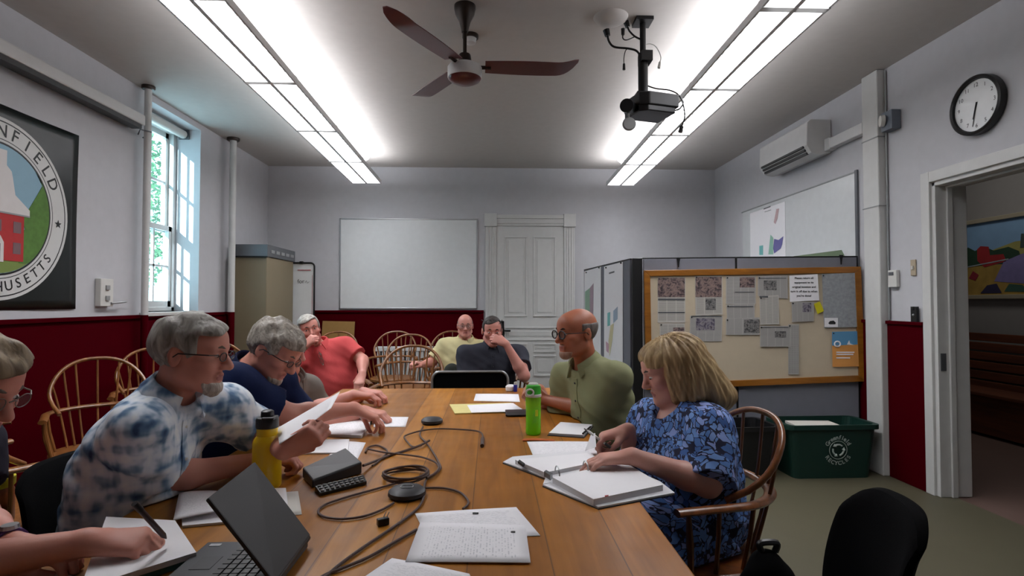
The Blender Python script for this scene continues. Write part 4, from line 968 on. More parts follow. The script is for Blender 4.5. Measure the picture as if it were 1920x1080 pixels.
# hall: painting and bench
hx = 5.335
q = [onx(1800, 418, hx), onx(1797, 561, hx)]
py1, pz1, pz0 = q[0][1], q[0][2], onx(1800, 561, hx)[2]; py0 = py1 - 1.5
t = thing('landscape_painting', 'framed painting of a red building and purple road in the hall', 'painting', (hx - .03, (py0 + py1) / 2, pz0))
fw_ = .045
MB().bb((hx - .05, py0, pz0), (hx, py0 + fw_, pz1)).bb((hx - .05, py1 - fw_, pz0), (hx, py1, pz1)).bb((hx - .05, py0, pz1 - fw_), (hx, py1, pz1)).bb((hx - .05, py0, pz0), (hx, py1, pz0 + fw_)).build('frame', mat('frame_champagne', (176, 168, 146), .4, .3), t, bevel=.005)
MB().bb((hx - .02, py0 + .02, pz0 + .02), (hx - .004, py1 - .02, pz1 - .02)).build('canvas', mat('paint_sky', (122, 158, 192), .7, var=.2, scale=4), t)
W_, H_ = 1.41, (pz1 - pz0) - .09
def paint(nm, poly, m, l): MB().slab([(hx - .021 - .0012 * l, py1 - fw_ - x * W_, pz0 + fw_ + y * H_) for x, y in poly], .001, (-1, 0, 0)).build(nm, m, t)
pm = lambda n_, c, v=.25: mat('paint_' + n_, c, .7, var=v, scale=9)
paint('field', [(0, 0), (1, 0), (1, .36), (.5, .40), (0, .42)], pm('field', (156, 128, 62), .4), 1)
paint('hill', [(.25, .60), (.45, .69), (1, .70), (1, .5), (.2, .5)], pm('hill', (150, 146, 84)), 1)
paint('trees', [(0, .40), (0, .66), (.06, .68), (.12, .62), (.2, .67), (.28, .60), (.4, .63), (.48, .56), (.5, .42)], pm('trees', (34, 62, 44), .4), 2)
paint('barn', [(.14, .48), (.14, .64), (.17, .68), (.24, .66), (.25, .54), (.36, .54), (.38, .44), (.2, .38)], pm('barn', (150, 36, 40)), 3)
paint('road', [(.28, .18), (.36, .44), (.5, .52), (1, .62), (1, .2), (.6, .12)], pm('road', (120, 112, 158), .35), 3)
paint('shadow_shape', [(.16, .02), (.22, .13), (.3, .15), (.34, .02)], pm('indigo', (44, 40, 70)), 4); paint('flowers', [(.06, .24), (.1, .34), (.15, .28), (.12, .2)], pm('poppy', (130, 34, 48)), 4)
paint('bush', [(.36, .04), (.4, .14), (.5, .12), (.55, .03)], pm('bush', (52, 84, 72)), 4); paint('cypress', [(.49, .6), (.5, .78), (.52, .78), (.53, .6)], pm('cypress', (56, 70, 66)), 4); paint('fence_line', [(0, .385), (.4, .46), (.4, .475), (0, .40)], pm('fence', (150, 160, 164)), 5)
t = thing('wooden_bench', 'long dark wooden bench with slatted back in the hall', 'bench', (5.1, 5.6, 0))
for k in range(6): MB().bb((5.24 - .008 * k, 4.2, .92 - .1 * k), (5.27 - .008 * k, 8.6, 1.01 - .1 * k - .008)).build('back_slat', M_BENCH, t, bevel=.006)
MB().bb((4.84, 4.2, .40), (5.24, 8.6, .44)).build('seat', M_BENCH, t, bevel=.01); MB().bb((4.88, 4.2, .03), (4.91, 8.6, .40)).build('apron', M_BENCH, t)
for y in (4.22, 6.4, 8.56): MB().bb((4.86, y - .025, 0), (5.28, y + .025, .41)).bb((5.24, y - .025, .4), (5.29, y + .025, 1.0)).build('leg', M_BENCH, t)
# ------------------------------------------------------------------ partition and notice board
PA, PB = V3(1.22, 4.745, 0), V3(3.04, 4.485, 0); pd_ = nrm(PB - PA); pn = V3(pd_[1], -pd_[0], 0)     # pn faces the table
def onpart(u, v, off=0.0):
    d = ray(u, v); p = PA + pn * off; return CAMP + d * (((p - CAMP) @ pn) / (d @ pn))
PH = 1.705; LP_ = np.linalg.norm(PB - PA)
t = thing('office_partition', 'grey fabric partition screen folded round a black corner post', 'partition', (PA[0], PA[1], 0))
def seg(p, q, z0, z1, th, m, name, n, par=t, bev=.004):
    p, q = V3(*p), V3(*q); P = [p, q, q - n * th, p - n * th]
    return MB().slab([(a[0], a[1], z0) for a in P], z1 - z0, (0, 0, 1)).build(name, m, par, bevel=bev)
cuts = [.085, .085 + .78, LP_]
for a, b in zip(cuts[:-1], cuts[1:]):
    seg(PA + pd_ * (a + .008), PA + pd_ * (b - .008), .06, PH, .045, M_PANEL, 'fabric_panel', pn)
    seg(PA + pd_ * a, PA + pd_ * b, PH, PH + .012, .05, M_BLK2, 'top_rail', pn); seg(PA + pd_ * a, PA + pd_ * b, 0, .06, .05, M_BLK2, 'base_rail', pn)
for a in cuts[1:]: seg(PA + pd_ * (a - .012), PA + pd_ * min(a + .006, LP_), .0, PH, .05, M_BLK2, 'joint_strip', pn)
seg(PA, PA + pd_ * .085, 0, PH + .008, .06, M_BLACK, 'corner_post', pn)
WA, WB_ = PA + V3(-.005, .07, 0), V3(1.09, 6.5, 0); wd_ = nrm(WB_ - WA); wn = V3(-wd_[1], wd_[0], 0); LW = np.linalg.norm(WB_ - WA)
for a, b in ((0, .80), (.80, LW)):
    seg(WA + wd_ * (a + .006), WA + wd_ * (b - .006), .06, PH, .045, M_PANEL, 'fabric_panel', wn); seg(WA + wd_ * a, WA + wd_ * b, PH, PH + .012, .05, M_BLK2, 'top_rail', wn)
    seg(WA + wd_ * a, WA + wd_ * b, 0, .06, .05, M_BLK2, 'base_rail', wn)
seg(WA + wd_ * .79, WA + wd_ * .81, 0, PH, .05, M_BLK2, 'joint_strip', wn)
def onwing(u, v, off=.004):
    d = ray(u, v); p = WA + wn * off; return CAMP + d * (((p - CAMP) @ wn) / (d @ wn))
def wmap(label, quad, areas):
    q = [onwing(u, v) for u, v in quad]; o = thing('zoning_map', label, 'map', sum(q) / 4, 0, 'maps pinned on the partition')
    MB().slab(q, .002, wn).build('sheet', M_PAPER, o)
    for nm, px, m in areas: MB().slab([onwing(u, v, .0065) for u, v in px], .001, wn).build(nm, m, o)
    for u, v in ((quad[0][0] + 3, quad[0][1] + 1), (quad[1][0] - 4, quad[1][1] + 1)):
        MB().ball(onwing(u, v + 1, .0165), .008, 6).build('pin', M_BLK2, o)
G = lambda n_, c: mat(n_, c, .6)
wmap('narrow white map with a green and mauve block pinned on the partition wing', [(1096, 509), (1127, 500), (1127, 690), (1096, 690)],
     [('map_area', [(1097, 547), (1106, 540), (1106, 612), (1097, 606)], G('map_sage', (150, 184, 160))), ('map_area', [(1106, 540), (1113, 531), (1112, 618), (1106, 612)], G('map_mauve', (176, 152, 166)))])
wmap('tall white map with yellow and teal strips pinned beside the black corner post', [(1133, 500), (1168, 491), (1168, 745), (1133, 735)],
     [('map_area', [(1139, 587), (1144, 585), (1144, 610), (1139, 612)], G('map_teal', (168, 206, 206))), ('map_area', [(1150, 583), (1158, 575), (1158, 598), (1150, 606)], G('map_blue', (160, 178, 198))),
      ('map_area', [(1145, 610), (1151, 606), (1148, 640), (1143, 668), (1141, 640)], G('map_sand', (212, 204, 164))), ('map_area', [(1136, 640), (1142, 645), (1141, 662), (1137, 658)], G('map_rose', (206, 166, 184))), ('map_title', [(1142, 511), (1152, 508), (1152, 511), (1142, 514)], M_GREY)])
single(MB().slab([(2.55, 4.75, PH + .012), (3.02, 4.62, PH + .012), (3.03, 4.68, PH + .075), (2.56, 4.81, PH + .015)], .004, (0, -.3, 1)), 'green_folder', mat('folder_green', (104, 122, 96), .7), 'thin grey green folder lying on top of the partition', 'folder')
# notice board, hung on the partition
bd = thing('notice_board', 'oak framed cream notice board covered in newspaper clippings', 'notice board', PA + pd_ * .95 + V3(0, 0, .6))
bq = [onpart(1207, 507, .02), onpart(1613, 500, .02), onpart(1622, 715, .02), onpart(1211, 731, .02)]
cen = sum(bq) / 4; bin_ = [p + (cen - p) * np.array([.0, 0, 0]) for p in bq]
def inset(q, d):
    out = []
    for i in range(4):
        a, b, c = q[i - 1], q[i], q[(i + 1) % 4]; out.append(b + nrm(a - b) * d + nrm(c - b) * d)
    return out
bi = inset(bq, .052)
MB().slab([p - pn * .012 for p in inset(bq, .02)], .012, pn).build('cork_panel', M_CORK, bd)
for i in range(4): MB().slab([p - pn * .018 for p in (bq[i], bq[(i + 1) % 4], bi[(i + 1) % 4], bi[i])], .034, pn).build('frame_rail', M_OAK, bd, bevel=.004)
for u, v in ((1272, 487), (1577, 482)):
    MB().slab([onpart(u + a, v + b_, .012) for a, b_ in ((-4, -4), (4, -4), (2, 4), (1, 14), (-1, 14), (-2, 4))], .004, pn).build('hook', M_BLK2, bd)
def clip(name, quad, m, label, cat, photos=(), heads=(), pins=True, group='clippings on the notice board'):
    global _co; _co += .0008
    q = [onpart(u, v, .0215 + _co) for u, v in quad]; o = thing(name, label, cat, sum(q) / 4, 0, group)
    q2 = [q[3], q[2], q[1], q[0]]; sheet('page', q2, m, parent=o, t=.0008, lift=pn, n=2)
    for k, (px, pm_) in enumerate(photos): MB().slab([onpart(u, v, .0228 + _co) for u, v in px], .0008, pn).build('photo', pm_, o)
    for px in heads: MB().slab([onpart(u, v, .0228 + _co) for u, v in px], .0007, pn).build('headline', M_GREY, o)
    if pins: MB().ball(onpart(quad[0][0] + 3, quad[0][1] + 3, .026 + _co), .006, 6).build('pin', M_BLK2, o)
    return o
_co = 0.0
R4 = lambda x0, y0, x1, y1: [(x0, y0), (x1, y0), (x1, y1), (x0, y1)]
C1 = 'newspaper clipping '
clip('newspaper_clipping', R4(1233, 520, 1285, 605), M_NEWS, C1 + 'with a colour photo of people at a table, top corner of the board', 'clipping', [(R4(1233.5, 521, 1284, 557), M_PH1)], [R4(1234, 560, 1284, 563), R4(1234, 585, 1284, 587)])
clip('newspaper_clipping', [(1237, 606), (1284, 606), (1284, 650), (1237, 650)], M_NEWS, C1 + 'partly behind the blonde hair with a small dark red photo', 'clipping', [(R4(1262, 614, 1283, 626), M_PH1)])
clip('newspaper_clipping', [(1303, 517), (1354, 516), (1355, 590), (1304, 592)], M_NEWS, C1 + 'with a wide photo of a street above a small one', 'clipping', [(R4(1304, 519, 1353, 557), M_PH1), (R4(1323, 560, 1342, 581), M_PH2)])
clip('newspaper_clipping', [(1294, 592), (1355, 592), (1353, 640), (1293, 640)], M_NEWS2, C1 + 'with one purple grey photo near its top, lowest in its column', 'clipping', [(R4(1305, 597, 1340, 619), M_PH3)], [R4(1296, 592, 1353, 594)])
clip('newspaper_clipping', R4(1361, 518, 1417, 570), M_NEWS2, C1 + 'with a reddish photo at its upper corner', 'clipping', [(R4(1387, 520, 1415, 539), M_PH1)], [R4(1378, 547, 1414, 548.5)])
clip('newspaper_clipping', [(1362, 571), (1415, 569), (1415, 598), (1363, 600)], M_NEWS2, C1 + 'of plain text columns without any photo', 'clipping', [], [R4(1364, 574, 1412, 576)])
clip('newspaper_clipping', [(1361, 597), (1424, 595), (1424, 628), (1361, 628)], M_NEWS2, C1 + 'with a brown banded photo filling its side', 'clipping', [(R4(1395, 599, 1424, 624), M_PH2)])
clip('newspaper_clipping', [(1421, 518), (1477, 516), (1477, 560), (1421, 555)], M_NEWS2, C1 + 'with a small dark photo of a building in its middle', 'clipping', [(R4(1432, 526, 1456, 544), M_PH2)], [R4(1423, 521, 1474, 522.5)])
clip('newspaper_clipping', [(1424, 556), (1460, 553), (1461, 608), (1425, 609)], M_NEWS, C1 + 'of narrow text under a bold black headline', 'clipping', [], [R4(1424, 555, 1440, 558)])
clip('newspaper_clipping', [(1478, 608), (1498, 608), (1498, 702), (1478, 702)], M_NEWS2, 'long narrow grey newspaper strip hanging down the board', 'clipping')
clip('newspaper_clipping', [(1425, 611), (1483, 611), (1482, 650), (1425, 650)], M_NEWS2, C1 + 'with a small dark photo beside the long narrow strip', 'clipping', [(R4(1453, 621, 1474, 633), M_PH2)], [R4(1426, 613, 1478, 614.5)])
clip('newspaper_clipping', [(1484, 566), (1526, 566), (1526, 602), (1485, 604)], M_NEWS2, C1 + 'tucked under the typed white notice', 'clipping', [(R4(1505, 568, 1521, 585), M_PH3)])
nb = clip('typed_notice', [(1480, 517), (1533, 514), (1536, 563), (1481, 566)], M_PAPER, 'white notice with five lines of bold black type on the board', 'notice', group=None, pins=False)
b = MB()
for k, ln in enumerate(('Please return all', 'equipment to its', 'original location and', 'turn it off due to when', "you're done!")):
    c = onpart(1507.5, 522 + 8.3 * k - .5, .0245 + _co); b = MB(); put_text(b, ln, .0228, (c, pd_, (0, 0, 1)), bold=.0006); b.build('text_line', M_INK, nb)
mp_ = clip('street_map', [(1541, 514), (1603, 511), (1607, 613), (1545, 615)], mat('map_mottled', (152, 156, 160), .6, var=.35, scale=45), 'mottled grey street map pinned at the end of the notice board', 'map', group=None)
MB().slab([onpart(u, v, .0235 + _co) for u, v in R4(1546, 596, 1571, 613)], .001, pn).build('legend_box', M_PAPER, mp_); MB().slab([onpart(u, v, .025 + _co) for u, v in [(1553, 606), (1556, 602), (1563, 601), (1567, 605), (1566, 608), (1555, 608)]], .001, pn).build('map_symbol', M_INK, mp_)
clip('sticky_note', [(1526, 570), (1537, 565), (1545, 583), (1533, 589)], mat('sticky_yellow', (206, 196, 20), .6), 'bright yellow paper scrap pinned beside the grey street map', 'note', group=None, pins=False)
fl_ = clip('event_flyer', [(1560, 622), (1607, 621), (1611, 687), (1561, 688)], mat('flyer_orange', (226, 158, 84), .6), 'blue and orange flyer with white print at the foot of the board', 'flyer', group=None)
MB().slab([onpart(u, v, .0235 + _co) for u, v in [(1560, 622), (1607, 621), (1608, 646), (1560, 648)]], .0006, pn).build('blue_panel', mat('flyer_blue', (92, 150, 190), .6), fl_)
b = MB()
for v, x0, x1 in ((660.5, 1568, 1602), (664.5, 1568, 1600), (671, 1568, 1594)): b.slab([onpart(u, w, .0242 + _co) for u, w in R4(x0, v - 1.1, x1, v + 1.1)], .0005, pn)
c = onpart(1570, 645, .0242 + _co); b.tube([c + .022 * (pd_ * math.cos(a) + V3(0, 0, 1) * math.sin(a)) for a in [2 * math.pi * k / 16 for k in range(16)]], .006, 6, closed=True); b.slab([onpart(u, w, .0242 + _co) for u, w in [(1588, 646), (1592, 638), (1594, 644), (1602, 647)]], .0005, pn)
b.build('print', M_PAPER, fl_)
# ------------------------------------------------------------------ the table
TX0, TX1, TY0, TY1, TZ = -1.0, .435, .34, 3.78, .75
tb = thing('conference_table', 'long wooden plank conference table covered with papers and cables', 'table', ((TX0 + TX1) / 2, (TY0 + TY1) / 2, 0))
MB().bb((TX0, TY0, TZ - .04), (TX1, TY1, TZ)).build('table_top', M_TABLE, tb, bevel=.006)
for lo, hi in (((TX0 + .1, TY0 + .1, .62), (TX1 - .1, TY0 + .125, .71)), ((TX0 + .1, TY1 - .125, .62), (TX1 - .1, TY1 - .1, .71)), ((TX0 + .1, TY0 + .1, .62), (TX0 + .125, TY1 - .1, .71)), ((TX1 - .125, TY0 + .1, .62), (TX1 - .1, TY1 - .1, .71))):
    MB().bb(lo, hi).build('apron', M_CHAIR2, tb)
for x in (TX0 + .12, TX1 - .12):
    for y in (TY0 + .12, TY1 - .12): MB().bb((x - .035, y - .035, 0), (x + .035, y + .035, .71)).build('leg', M_CHAIR2, tb, bevel=.004)
# ------------------------------------------------------------------ wooden bow back armchairs
def make_chair(name, label, m, loc, rz, group, seat_z=.44, top=.965):
    t = thing(name, label, 'chair', loc, rz, group)
    W = dict(world=False)
    s = MB(); n = 36; P = []
    for k in range(n):
        a = 2 * math.pi * k / n; P.append((.265 * math.copysign(abs(math.cos(a)) ** .75, math.cos(a)), .01 + .235 * math.copysign(abs(math.sin(a)) ** .8, math.sin(a)), seat_z - .04))
    s.slab(P, .04, (0, 0, 1)); s.build('seat', m, t, bevel=.012, **W)
    for sx in (-1, 1):
        for sy in (-1, 1):
            p, q = V3(sx * .17, .01 + sy * .14, seat_z - .03), V3(sx * .225, .01 + sy * .205, 0)
            MB().tube([p, p + (q - p) * .3, p + (q - p) * .55, p + (q - p) * .62, q], [.014, .021, .017, .021, .012], 10).build('leg', m, t, smooth=True, **W)
        MB().tube([(sx * .198, -.16, .19), (sx * .198, .01, .19), (sx * .198, .18, .19)], [.009, .016, .009], 8).build('stretcher', m, t, smooth=True, **W)
    MB().tube([(-.195, .01, .19), (0, .01, .19), (.195, .01, .19)], [.009, .016, .009], 8).build('stretcher', m, t, smooth=True, **W)
    rail = []                                   # U shaped arm rail, open to the front (+y)
    rz_ = seat_z + .225
    for k in range(25):
        a = math.radians(180 + 180 * k / 24); rail.append(V3(.275 * math.cos(a), -.02 + .235 * math.sin(a), rz_))
    rail = [V3(-.30, .19, rz_), V3(-.285, .08, rz_)] + rail + [V3(.285, .08, rz_), V3(.30, .19, rz_)]
    MB().tube(spline(rail, 2), .021, 10, flat=.6).build('arm_rail', m, t, smooth=True, **W)
    bow = []
    hh = top - rz_
    for k in range(33):
        a = math.pi * k / 32; bx, bz = .262 * math.copysign(abs(math.cos(a)) ** .85, math.cos(a)), hh * math.sin(a) ** .82
        bx *= .80 + .20 * math.sin(min(1, bz / (.45 * hh)) * math.pi / 2)
        bow.append(V3(bx, -.02 - .20 * math.sin(a) ** .55 - .26 * bz, rz_ + bz))
    MB().tube(bow, .0118, 10).build('bow', m, t, smooth=True, **W)
    for k in range(7):
        p2 = bow[int(round(5 + 22 * k / 6))]; x1 = p2[0] * .84; p1 = V3(x1, -.02 - .235 * math.sqrt(max(0, 1 - (x1 / .275) ** 2)), rz_); p0 = V3(x1 * .80, p1[1] * .72 - .01, seat_z - .005)
        MB().tube(spline([p0, p1, p2], 5), .0064, 8).build('spindle', m, t, smooth=True, **W)
    for sx in (-1, 1):
        for yy, xx in ((.15, .296), (.04, .283), (-.09, .262)):
            MB().tube([V3(sx * xx * .84, yy * .8, seat_z - .01), V3(sx * xx * .95, yy * .93, seat_z + .12), V3(sx * xx, yy, rz_)], [.008, .013 if yy > .1 else .008, .008], 8).build('arm_post' if yy > .1 else 'spindle', m, t, smooth=True, **W)
    return t
def yaw(fx, fy): return math.atan2(-fx, fy)            # the chair's front is local +y
CH = make_chair('bow_back_armchair', 'wooden bow back armchair holding the woman in the blue dress', M_CHAIR2, (.75, 2.06, 0), yaw(-.95, -.08), None, .44, .915)
GW, GB = 'wooden armchairs along the window wall', 'wooden armchairs at the back of the room'
CH2 = make_chair('bow_back_armchair', 'wooden bow back armchair against the red wainscot, directly behind the man in plaid', M_CHAIR, (-2.38, 3.52, 0), yaw(.66, -.75), GW)
for loc, f, lab, gr in (
    ((-2.10, 2.47), (.4, .92), 'wooden armchair nearest the camera on the window side, beside the black mesh chair', GW),
    ((-2.70, 2.86), (.85, .45), 'wooden armchair mostly hidden behind the person writing', GW),
    ((-2.50, 4.28), (.6, -.8), 'wooden armchair under the sash window behind the pipe', GW),
    ((-2.30, 5.00), (.8, -.6), 'wooden armchair beside the tan cabinet, only its bow top showing', GW),
    ((-1.86, 6.66), (.1, -1), 'wooden armchair in front of the brown cardboard', GB),
    ((-1.17, 6.70), (.02, -1), 'wooden armchair in the back row next to the man in coral', GB),
    ((-.90, 6.03), (.0, -1), 'wooden armchair standing in front of the radiator in the back row', GB),
    ((-.50, 6.72), (-.05, -1), 'wooden armchair in the back row just behind the man in pale yellow', GB),
    ((-.645, 4.40), (.0, -1), 'wooden armchair standing empty beyond the far end of the table', GB),
    ((-1.30, 4.64), (.25, -1), 'wooden armchair holding the man in coral', GB),
    ((-.28, 5.55), (0, -1), 'wooden armchair holding the man in pale yellow', GB),
    ((-.0, 4.71), (.05, -1), 'wooden armchair holding the man in charcoal', GB)):
    dup(CH2, (loc[0], loc[1], 0), yaw(*f), lab, gr)
# ------------------------------------------------------------------ black office chairs
def office_chair(label, loc, rz, bw=.42, top=.90, name='office_chair'):
    t = thing(name, label, 'chair', loc, rz); W = dict(world=False)
    vs, n, mth_ = [], 14, 10; b = MB()
    for s_ in (0, 1):
        for j in range(mth_ + 1):
            for i in range(n + 1):
                u, v = i / n * 2 - 1, j / mth_; hw = bw / 2 * (1 - .16 * v ** 3); cv = abs(u) ** 2.2
                z = .50 + (top - .50) * v - .05 * abs(u) ** 4 * (v > .8) * (v - .8) * 5 + .03 * abs(u) ** 4 * (v < .2) * (.2 - v) * 5
                vs.append((u * hw, -.24 - .07 * v + .055 * cv + .03 * math.sin(3 * v) + (.045 if s_ else 0) * (1 - .5 * cv), z))
    k = (n + 1) * (mth_ + 1); I = lambda i, j, s_: s_ * k + j * (n + 1) + i; fs = []
    for j in range(mth_):
        for i in range(n): fs += [(I(i, j, 0), I(i, j + 1, 0), I(i + 1, j + 1, 0), I(i + 1, j, 0)), (I(i, j, 1), I(i + 1, j, 1), I(i + 1, j + 1, 1), I(i, j + 1, 1))]
        fs += [(I(0, j, 0), I(0, j, 1), I(0, j + 1, 1), I(0, j + 1, 0)), (I(n, j, 0), I(n, j + 1, 0), I(n, j + 1, 1), I(n, j, 1))]
    for i in range(n): fs += [(I(i, 0, 0), I(i + 1, 0, 0), I(i + 1, 0, 1), I(i, 0, 1)), (I(i, mth_, 0), I(i, mth_, 1), I(i + 1, mth_, 1), I(i + 1, mth_, 0))]
    o = b.add(vs, fs).build('backrest', M_DARK, t, smooth=True, **W); md = o.modifiers.new('soft', 'SUBSURF'); md.levels = md.render_levels = 1
    s = MB(); s.slab([(.23 * math.copysign(abs(math.cos(a)) ** .6, math.cos(a)), .0 + .23 * math.copysign(abs(math.sin(a)) ** .6, math.sin(a)), .41) for a in [2 * math.pi * q / 28 for q in range(28)]], .07, (0, 0, 1)); s.build('seat', M_DARK, t, bevel=.02, **W)
    MB().tube(spline([(0, -.05, .40), (0, -.27, .42), (0, -.30, .56), (0, -.275, .70)], 5), .022, 8).build('back_support', M_BLACK, t, smooth=True, **W)
    MB().cyl((0, 0, .08), (0, 0, .41), .025).build('stem', M_BLK2, t, smooth=True, **W)
    for q in range(5):
        a = 2 * math.pi * q / 5 + .3; g_ = MB().tube([(0, 0, .10), (.27 * math.cos(a), .27 * math.sin(a), .06)], [.022, .014], 8).build('base_leg', M_BLACK, t, smooth=True, **W)
        MB().cyl((.27 * math.cos(a) - .012, .27 * math.sin(a), .027), (.27 * math.cos(a) + .012, .27 * math.sin(a), .027), .026).build('caster', M_BLACK, g_, smooth=True, **W)
    return t
office_chair('black mesh office chair holding the man in plaid', (-1.04, 1.735, 0), yaw(1, -.06), .43, .865)
office_chair('black office chair hidden under the man in navy', (-1.22, 2.42, 0), yaw(.96, -.2), .42, .79)
office_chair('black office chair hidden under the person in the grey shirt', (-1.32, 3.10, 0), yaw(.9, -.3), .42, .77)
office_chair('black office chair hidden under the man in the olive shirt', (.70, 2.84, 0), yaw(-.86, -.5), .40, .80)
office_chair('black fabric office chair standing empty beside the backpack', (.640, 1.265, 0), yaw(-.97, .23), .37, .90)
# far end chair with a bright metal rim
t = thing('padded_chair', 'black padded chair with bright metal rim at the far table end', 'chair', (-.15, 3.78, 0))
P = []
for cx, cz, a0 in ((.215, .775, 0), (-.215, .775, 90)):
    for k in range(7): a = math.radians(a0 + 15 * k); P.append(V3(-.15 + cx + .055 * math.cos(a), 3.99 + .0, cz + .06 * math.sin(a)))
P = [V3(.12, 3.97, .50)] + P + [V3(-.42, 3.97, .50)]
MB().slab(P, .035, (0, 1, 0)).build('backrest', M_DARK, t, bevel=.01)
MB().tube([p - V3(0, .006, 0) for p in [V3(.12, 3.95, .0)] + P[1:-1] + [V3(-.42, 3.95, .0)]], .0095, 8).build('frame', M_ALU, t, smooth=True)
MB().bb((-.38, 3.80, .43), (.08, 3.96, .47)).build('seat', M_DARK, t, bevel=.015)
for x in (-.39, .09): MB().tube([(x, 3.95, .44), (x, 3.82, .44), (x, 3.80, .0)], .010, 8).build('leg', M_ALU, t, smooth=True)
# ------------------------------------------------------------------ bins and bag
def tote(label, c, yw, sx, sy, h, name='recycling_bin', tilt=0):
    t = thing(name, label, 'bin', (c[0], c[1], 0), yw); gm_ = M_GREEN if name == 'recycling_bin' else M_BLACK; W = dict(world=False); b = MB()
    def ring(k, z, r=.05):
        P = []
        for qx, qy, a0 in ((1, 1, 0), (-1, 1, 90), (-1, -1, 180), (1, -1, 270)):
            for j in range(5): a = math.radians(a0 + 22.5 * j); P.append((qx * (sx * k / 2 - r) + r * math.cos(a), qy * (sy * k / 2 - r) + r * math.sin(a), z))
        return P
    rings = [ring(.86, .0), ring(.99, h), ring(.95, h), ring(.83, .02)]; n = 20; vs = [p for r_ in rings for p in r_]; fs = [tuple(range(n))[::-1]]
    for k in range(3):
        for j in range(n): fs.append((k * n + j, k * n + (j + 1) % n, (k + 1) * n + (j + 1) % n, (k + 1) * n + j))
    fs.append(tuple(3 * n + j for j in range(n))); b.add(vs, fs).build('tub', gm_, t, **W)
    rr = MB(); vs = ring(1.0, h - .03) + ring(1.05, h - .03) + ring(1.05, h + .004) + ring(.95, h + .004)
    for k in range(4):
        pass
    rr.add(vs, [(k * n + j, k * n + (j + 1) % n, ((k + 1) % 4) * n + (j + 1) % n, ((k + 1) % 4) * n + j) for k in range(4) for j in range(n)]); rr.build('rim', gm_, t, **W)
    return t
bn = tote('dark green recycling bin with a white recycling emblem beside the duct', (2.585, 4.285), .02, .70, .34, .40)
b = MB(); o_ = V3(.02, -.176, .22); fr_ = (o_, (1, 0, 0), (0, .06, 1))
def bp_(x, z): return V3(o_[0] + x, o_[1] - .004 - .055 * z, o_[2] + z)
for k, c_ in enumerate('Greenfield'):
    a = math.radians(150 - 120 * k / 9); put_text(b, c_, .045, (bp_(.095 * math.cos(a), .095 * math.sin(a)), (1, 0, 0), (0, -.055, 1)), rot=a - math.pi / 2, bold=.001)
b.build('lettering', M_LOGO, bn, world=False); b = MB()
for k, c_ in enumerate('RECYCLES'):
    a = math.radians(213 + 114 * k / 7); put_text(b, c_, .042, (bp_(.10 * math.cos(a), .10 * math.sin(a)), (1, 0, 0), (0, -.055, 1)), rot=a + math.pi / 2, bold=.001)
b.build('lettering', M_LOGO, bn, world=False)
b = MB(); b.tube([bp_(.068 * math.cos(a), .068 * math.sin(a)) for a in [2 * math.pi * k / 40 for k in range(40)]], .0022, 6, closed=True)
for k in range(3):
    a0 = math.radians(90 + 120 * k); e1 = V3(math.cos(a0), 0, math.sin(a0)); tri = [bp_(.042 * math.cos(a0 + q), .042 * math.sin(a0 + q)) for q in (-.75, -.25, .25, .55)]
    b.tube(tri, .0062, 6); d_ = tri[-1] - tri[-2]; b.tube([tri[-1], tri[-1] + nrm(d_) * .02], [.013, .001], 6)
b.build('recycling_emblem', M_LOGO, bn, world=False)
t = single(MB().slab([(2.32, 4.16, .372), (2.66, 4.16, .375), (2.68, 4.34, .37), (2.34, 4.36, .37)], .02, (0, 0, 1)), 'waste_paper', M_PAPER2, 'pale sheets of waste paper inside the green recycling bin', 'paper')
tote('black open bin holding cans, beside the wooden armchair, in front of the partition', (1.86, 4.33), .05, .66, .36, .38, 'waste_bin')
for k, (x, y, z) in enumerate(((1.62, 4.22, .355), (1.78, 4.24, .365))):
    single(MB().cyl((x - .06, y, z), (x + .06, y + .03, z), .033), 'drink_can' if k == 0 else 'plastic_bottle', M_ALU if k == 0 else M_PLAS, ('shiny drink can' if k == 0 else 'clear plastic bottle') + ' lying in the black open bin', 'can' if k == 0 else 'bottle', smooth=True)
bp0 = V3(.835, 1.66, 0)
t = thing('backpack', 'black backpack on the floor beside the wooden armchair', 'backpack', bp0)
v = Vol(bp0 + V3(-.25, -.2, -.02), bp0 + V3(.25, .2, .72), .009); v.ell(bp0 + V3(0, 0, .22), (.13, .10, .25), None, .05); v.ell(bp0 + V3(-.03, -.06, .15), (.09, .06, .15), None, .04); v.ell(bp0 + V3(.0, .0, .48), (.066, .06, .115), None, .05); v.ell(bp0 + V3(-.06, -.02, .42), (.05, .05, .11), None, .04); v.ell(bp0 + V3(.05, .0, .42), (.04, .05, .11), None, .04); v.wob(.006, 26, 2); v.cut(bp0 + V3(0, 0, .004), (0, 0, -1))
sdf_obj('bag_body', v, M_DARK, t, bp0)
MB().tube(spline([bp0 + V3(-.02, .0, .58), bp0 + V3(-.025, .0, .605), bp0 + V3(.025, .0, .605), bp0 + V3(.02, .0, .58)], 6), .010, 8).build('carry_loop', M_BLACK, t, smooth=True)
MB().tube(spline([bp0 + V3(-.10, -.08, .33), bp0 + V3(-.16, -.10, .28), bp0 + V3(-.15, -.11, .14), bp0 + V3(-.10, -.09, .06)], 6), .012, 8, flat=.5).build('strap', M_BLACK, t, smooth=True)
# snack jar by the near armchair
jp = V3(*(onz(14, 965, .442)[:2]), .442); jp = V3(-2.0, 2.31, .442)
t = thing('snack_jar', 'clear jar with a yellow lid on the seat of the nearest armchair', 'jar', jp)
MB().lathe([(.07, 0), (.078, .01), (.078, .13), (.07, .15)], jp, 26).build('jar_body', mat('amber_snacks', (120, 60, 24), .35, var=.4, scale=60), t, smooth=True)
MB().lathe([(.076, .15), (.080, .155), (.08, .185), (.03, .195)], jp, 26).build('lid', mat('lid_yellow', (206, 190, 40), .5), t, smooth=True)
